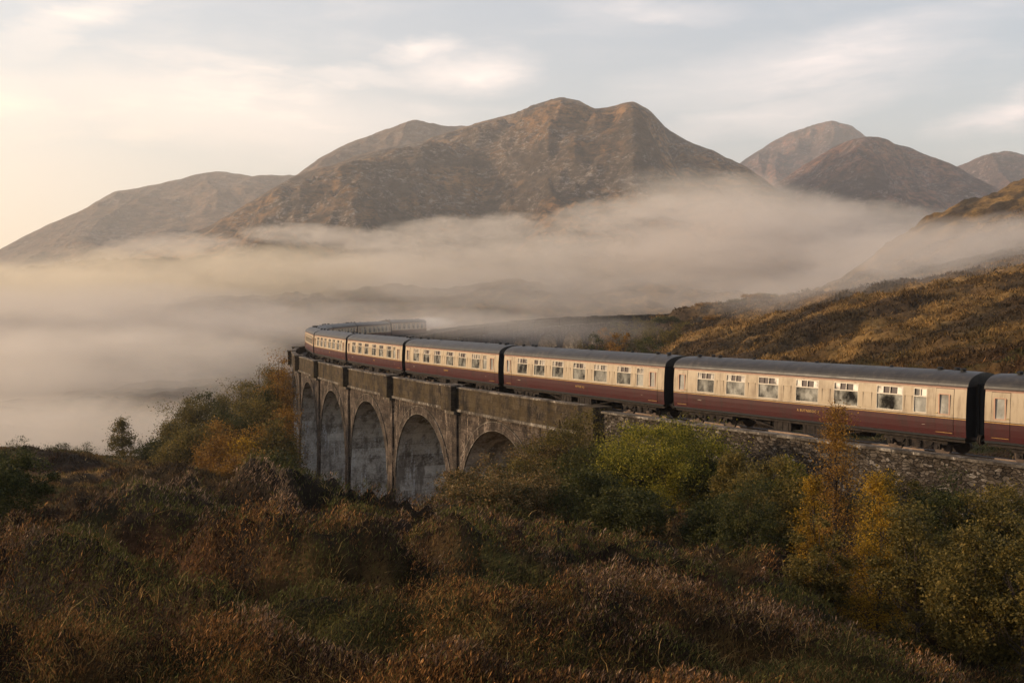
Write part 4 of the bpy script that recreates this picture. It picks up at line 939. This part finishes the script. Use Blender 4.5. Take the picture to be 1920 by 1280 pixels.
    pr = np.clip(sstep(hu+.5*mh-.18*b, -.1, .25), .60, 1)*np.interp(np.hypot(X, Y), [52, 66], [1, .16])
    keep = (rg.random(n) < pr*np.minimum(steep(X, Y), 3.4)/2.6) & ((off < -4.2) | (off > 4.5))
    X, Y, b, q, mh = X[keep], Y[keep], b[keep], q[keep], mh[keep]*.7+hu[keep]*1.1; n = len(X); r = np.hypot(X, Y)
    H = (.045+.22*rg.random(n)**.9)*np.maximum(.6, 1+.8*q)
    Z = ground_z(X, Y)-.04+H
    S = (.007+.014*rg.random(n)**1.5)*np.maximum(1, r/15)
    C0 = np.stack([X+.05*rg.normal(size=n), Y+.05*rg.normal(size=n), Z], -1)
    up = np.stack([.35+.45*rg.normal(size=n), .4*rg.normal(size=n), np.ones(n)], -1); up /= np.linalg.norm(up, axis=1)[:, None]
    sd_ = np.cross(up, rg.normal(size=(n, 3))); sd_ /= np.linalg.norm(sd_, axis=1)[:, None]
    ln = (S*(1.4+1.4*rg.random(n)))[:, None]; wd = (S*.38)[:, None]
    V = np.stack([C0-up*ln, C0-sd_*wd, C0+up*ln, C0+sd_*wd], 1)
    hd = np.array([.036, .018, .011]); hp = np.array([.33, .205, .125]); hr = np.array([.34, .155, .046]); hg = np.array([.075, .066, .017])
    t = sstep(q+.35*rg.normal(size=n), -.1, .6)[:, None]; C = hd*(1-t)+hr*t
    t = (sstep(mh/.8+.5*fbm(X/2.3, Y/2.3, 3, 66)+.25*rg.normal(size=n), .58, 1.2))[:, None]; C = C*(1-t)+hp*t  # pale tips, weighted to hummock tops so sunlit crests sit in the colour
    t = (rg.random(n) < .10+.75*sstep(fbm(X/4, Y/3, 3, 301), .05, .35))[:, None]; C = np.where(t, hg*1.6, C)
    C = np.repeat(C[:, None], 4, 1); F = np.arange(4*n).reshape(n, 4)
    o = link_mesh('heather', np_mesh('heather', V.reshape(-1, 3), F, m_vcol('heather_sprigs', .15), C.reshape(-1, 3))); tag(o, 'dark russet and purple heather on the foreground hummocks', 'heather', kind='stuff')
cover()
# ------------------------------------------------------------------ mist and haze
def uv_sphere(n=24, m=14):
    V = [(0, 0, 1)]; F = []
    for i in range(1, m):
        t = math.pi*i/m
        for j in range(n): V.append((math.sin(t)*math.cos(2*math.pi*j/n), math.sin(t)*math.sin(2*math.pi*j/n), math.cos(t)))
    V.append((0, 0, -1)); last = len(V)-1
    for j in range(n): F.append((0, 1+j, 1+(j+1) % n)); F.append((last, 1+(m-2)*n+(j+1) % n, 1+(m-2)*n+j))
    for i in range(m-2):
        for j in range(n): a = 1+i*n+j; b = 1+i*n+(j+1) % n; F.append((a, a+n, b+n, b))
    return V, F
_SV, _SF = uv_sphere()
def mist(px, py, d, hw, hh, depth, tau, label, tilt=0, warp=1.25, seed=0, sc=1.0, colr=(.96, .90, .82)):
    me = bpy.data.meshes.new('mist_bank'); me.from_pydata(_SV, [], _SF)
    o = link_mesh('mist_bank', me); c = P(px, py, d); o.location = c
    o.scale = (hw/FPX*d*1.12, depth, hh/FPX*d*1.15); o.rotation_euler = (0, R(tilt), 0)
    m, N = mat('mist'); p = N.new('ShaderNodeTexCoord').outputs['Object']; g = geo_pos(N)
    ws = 1/(hh/FPX*d)*.55*sc
    q = N.vmath('ADD', N.vmath('MULTIPLY', g, (ws*.55, ws*.55, ws*1.35)), (seed*3.7, seed*1.3, 0))
    n1 = N.noise(q, 1.0, 5, .58, .8)
    n2 = N.noise(q, 3.1, 3, .6)
    r2 = N.vmath('DOT_PRODUCT', p, p, 1)
    f = N.math('ADD', N.math('SUBTRACT', 1.0, r2), N.math('ADD', N.math('MULTIPLY', N.math('SUBTRACT', n1, .5), 2.0*warp), N.math('MULTIPLY', N.math('SUBTRACT', n2, .5), 1.1*warp)))
    edge = N.smooth(r2, 1.0, .75)
    f = N.math('MULTIPLY', N.smooth(f, 0.0, .95), edge)
    v = N.new('ShaderNodeVolumePrincipled'); N.put(v.inputs['Color'], colr); v.inputs['Anisotropy'].default_value = .12
    N.put(v.inputs['Density'], N.math('MULTIPLY', f, tau/(1.25*depth)))
    out = N.new('ShaderNodeOutputMaterial'); N.l.new(v.outputs[0], out.inputs['Volume']); me.materials.append(m)
    m.cycles.volume_step_rate = 1.0
    tag(o, label, 'mist', kind='stuff'); return o
WARM, MIDC, GREY = (1.0, .88, .70), (.95, .86, .76), (.87, .79, .72)  # sunward glow and the duller right side are put into these mist colours
mist(480, 522, 1050, 560, 60, 170, 1.5, 'bright band of low mist across the foot of the main mountain', 1, seed=1, colr=WARM)
mist(1000, 492, 1000, 460, 60, 170, 1.4, 'middle stretch of the mist band below the summit', -2, seed=2, colr=MIDC)
mist(1400, 462, 900, 330, 96, 170, 1.6, 'billowing mist in the gap between the two mountains', 4, seed=3, colr=GREY)
mist(1640, 525, 235, 330, 50, 50, .7, 'thin low edge of the hillside mist', -9, seed=17, colr=GREY)
mist(1800, 462, 330, 300, 50, 80, 1.8, 'mist drifting over the right hand hillside', -3, seed=4, colr=GREY)
mist(20, 550, 900, 380, 56, 170, 1.8, 'mist band at the left edge below the far hill', seed=5, colr=WARM)
mist(120, 705, 420, 480, 95, 110, 2.2, 'thick valley mist beyond the moor on the left', seed=6, colr=MIDC, sc=.8)
mist(100, 815, 215, 420, 66, 50, 1.8, 'mist lying right behind the moor edge and the lone tree', seed=7, warp=.6, colr=MIDC)
mist(200, 600, 560, 560, 66, 150, 1.3, 'faint brown mist between the upper band and the valley mist', seed=11, colr=GREY, warp=.8)
mist(850, 608, 200, 200, 30, 24, .45, 'mist round the far leg of the train where its coaches fade out', seed=12, warp=.5, colr=GREY)
mist(960, 618, 262, 300, 36, 26, .40, 'mist drifting through the distant arches', seed=14, warp=.6, colr=GREY)
mist(620, 606, 330, 400, 40, 60, .4, 'thin mist veiling the far leg of the train', seed=8, colr=GREY)
mist(1080, 556, 640, 540, 50, 150, .65, 'thin mist veil over the valley behind the viaduct', seed=9, colr=GREY)
mist(1400, 385, 1250, 260, 46, 160, .9, 'wisps rising above the mist in the mountain gap', 10, seed=10, colr=MIDC)
for q_, (a_, b_, hw_, hh_, tl_, lab_) in enumerate([(330, 462, 130, 20, -5, 'small wisp above the mist band at the left foot of the main mountain'), (620, 446, 170, 22, 3, 'long wisp lying over the mist band left of centre'),
        (880, 428, 170, 24, -3, 'wisp climbing the main mountain under its summit'), (1150, 400, 150, 30, -8, 'wisp rising towards the right shoulder of the main mountain'), (1640, 405, 150, 22, 6, 'wisp below the purple right hand mountains')]):
    mist(a_, b_, 1150, hw_, hh_, 110, 1.0, lab_, tl_, seed=20+q_, colr=MIDC, warp=1.5)
st_ = mist(806, 604, 236, 48, 11, 9, .8, 'pale steam drifting where the far end of the train fades out', 0, seed=31, colr=(.98, .95, .92), warp=.8); st_['category'] = 'steam'; st_.name = 'steam'
mb = MB(); mb.box((-7500, -60, -140), (7500, 9800, 1250)); hz = mb.build('haze', [])
hz.data.materials.clear(); hm, N = mat('haze'); v = N.new('ShaderNodeVolumePrincipled'); N.put(v.inputs['Color'], (.92, .90, .88)); v.inputs['Density'].default_value = 1.15e-4; v.inputs['Anisotropy'].default_value = .3
out = N.new('ShaderNodeOutputMaterial'); N.l.new(v.outputs[0], out.inputs['Volume']); hz.data.materials.append(hm); tag(hz, kind='stuff')
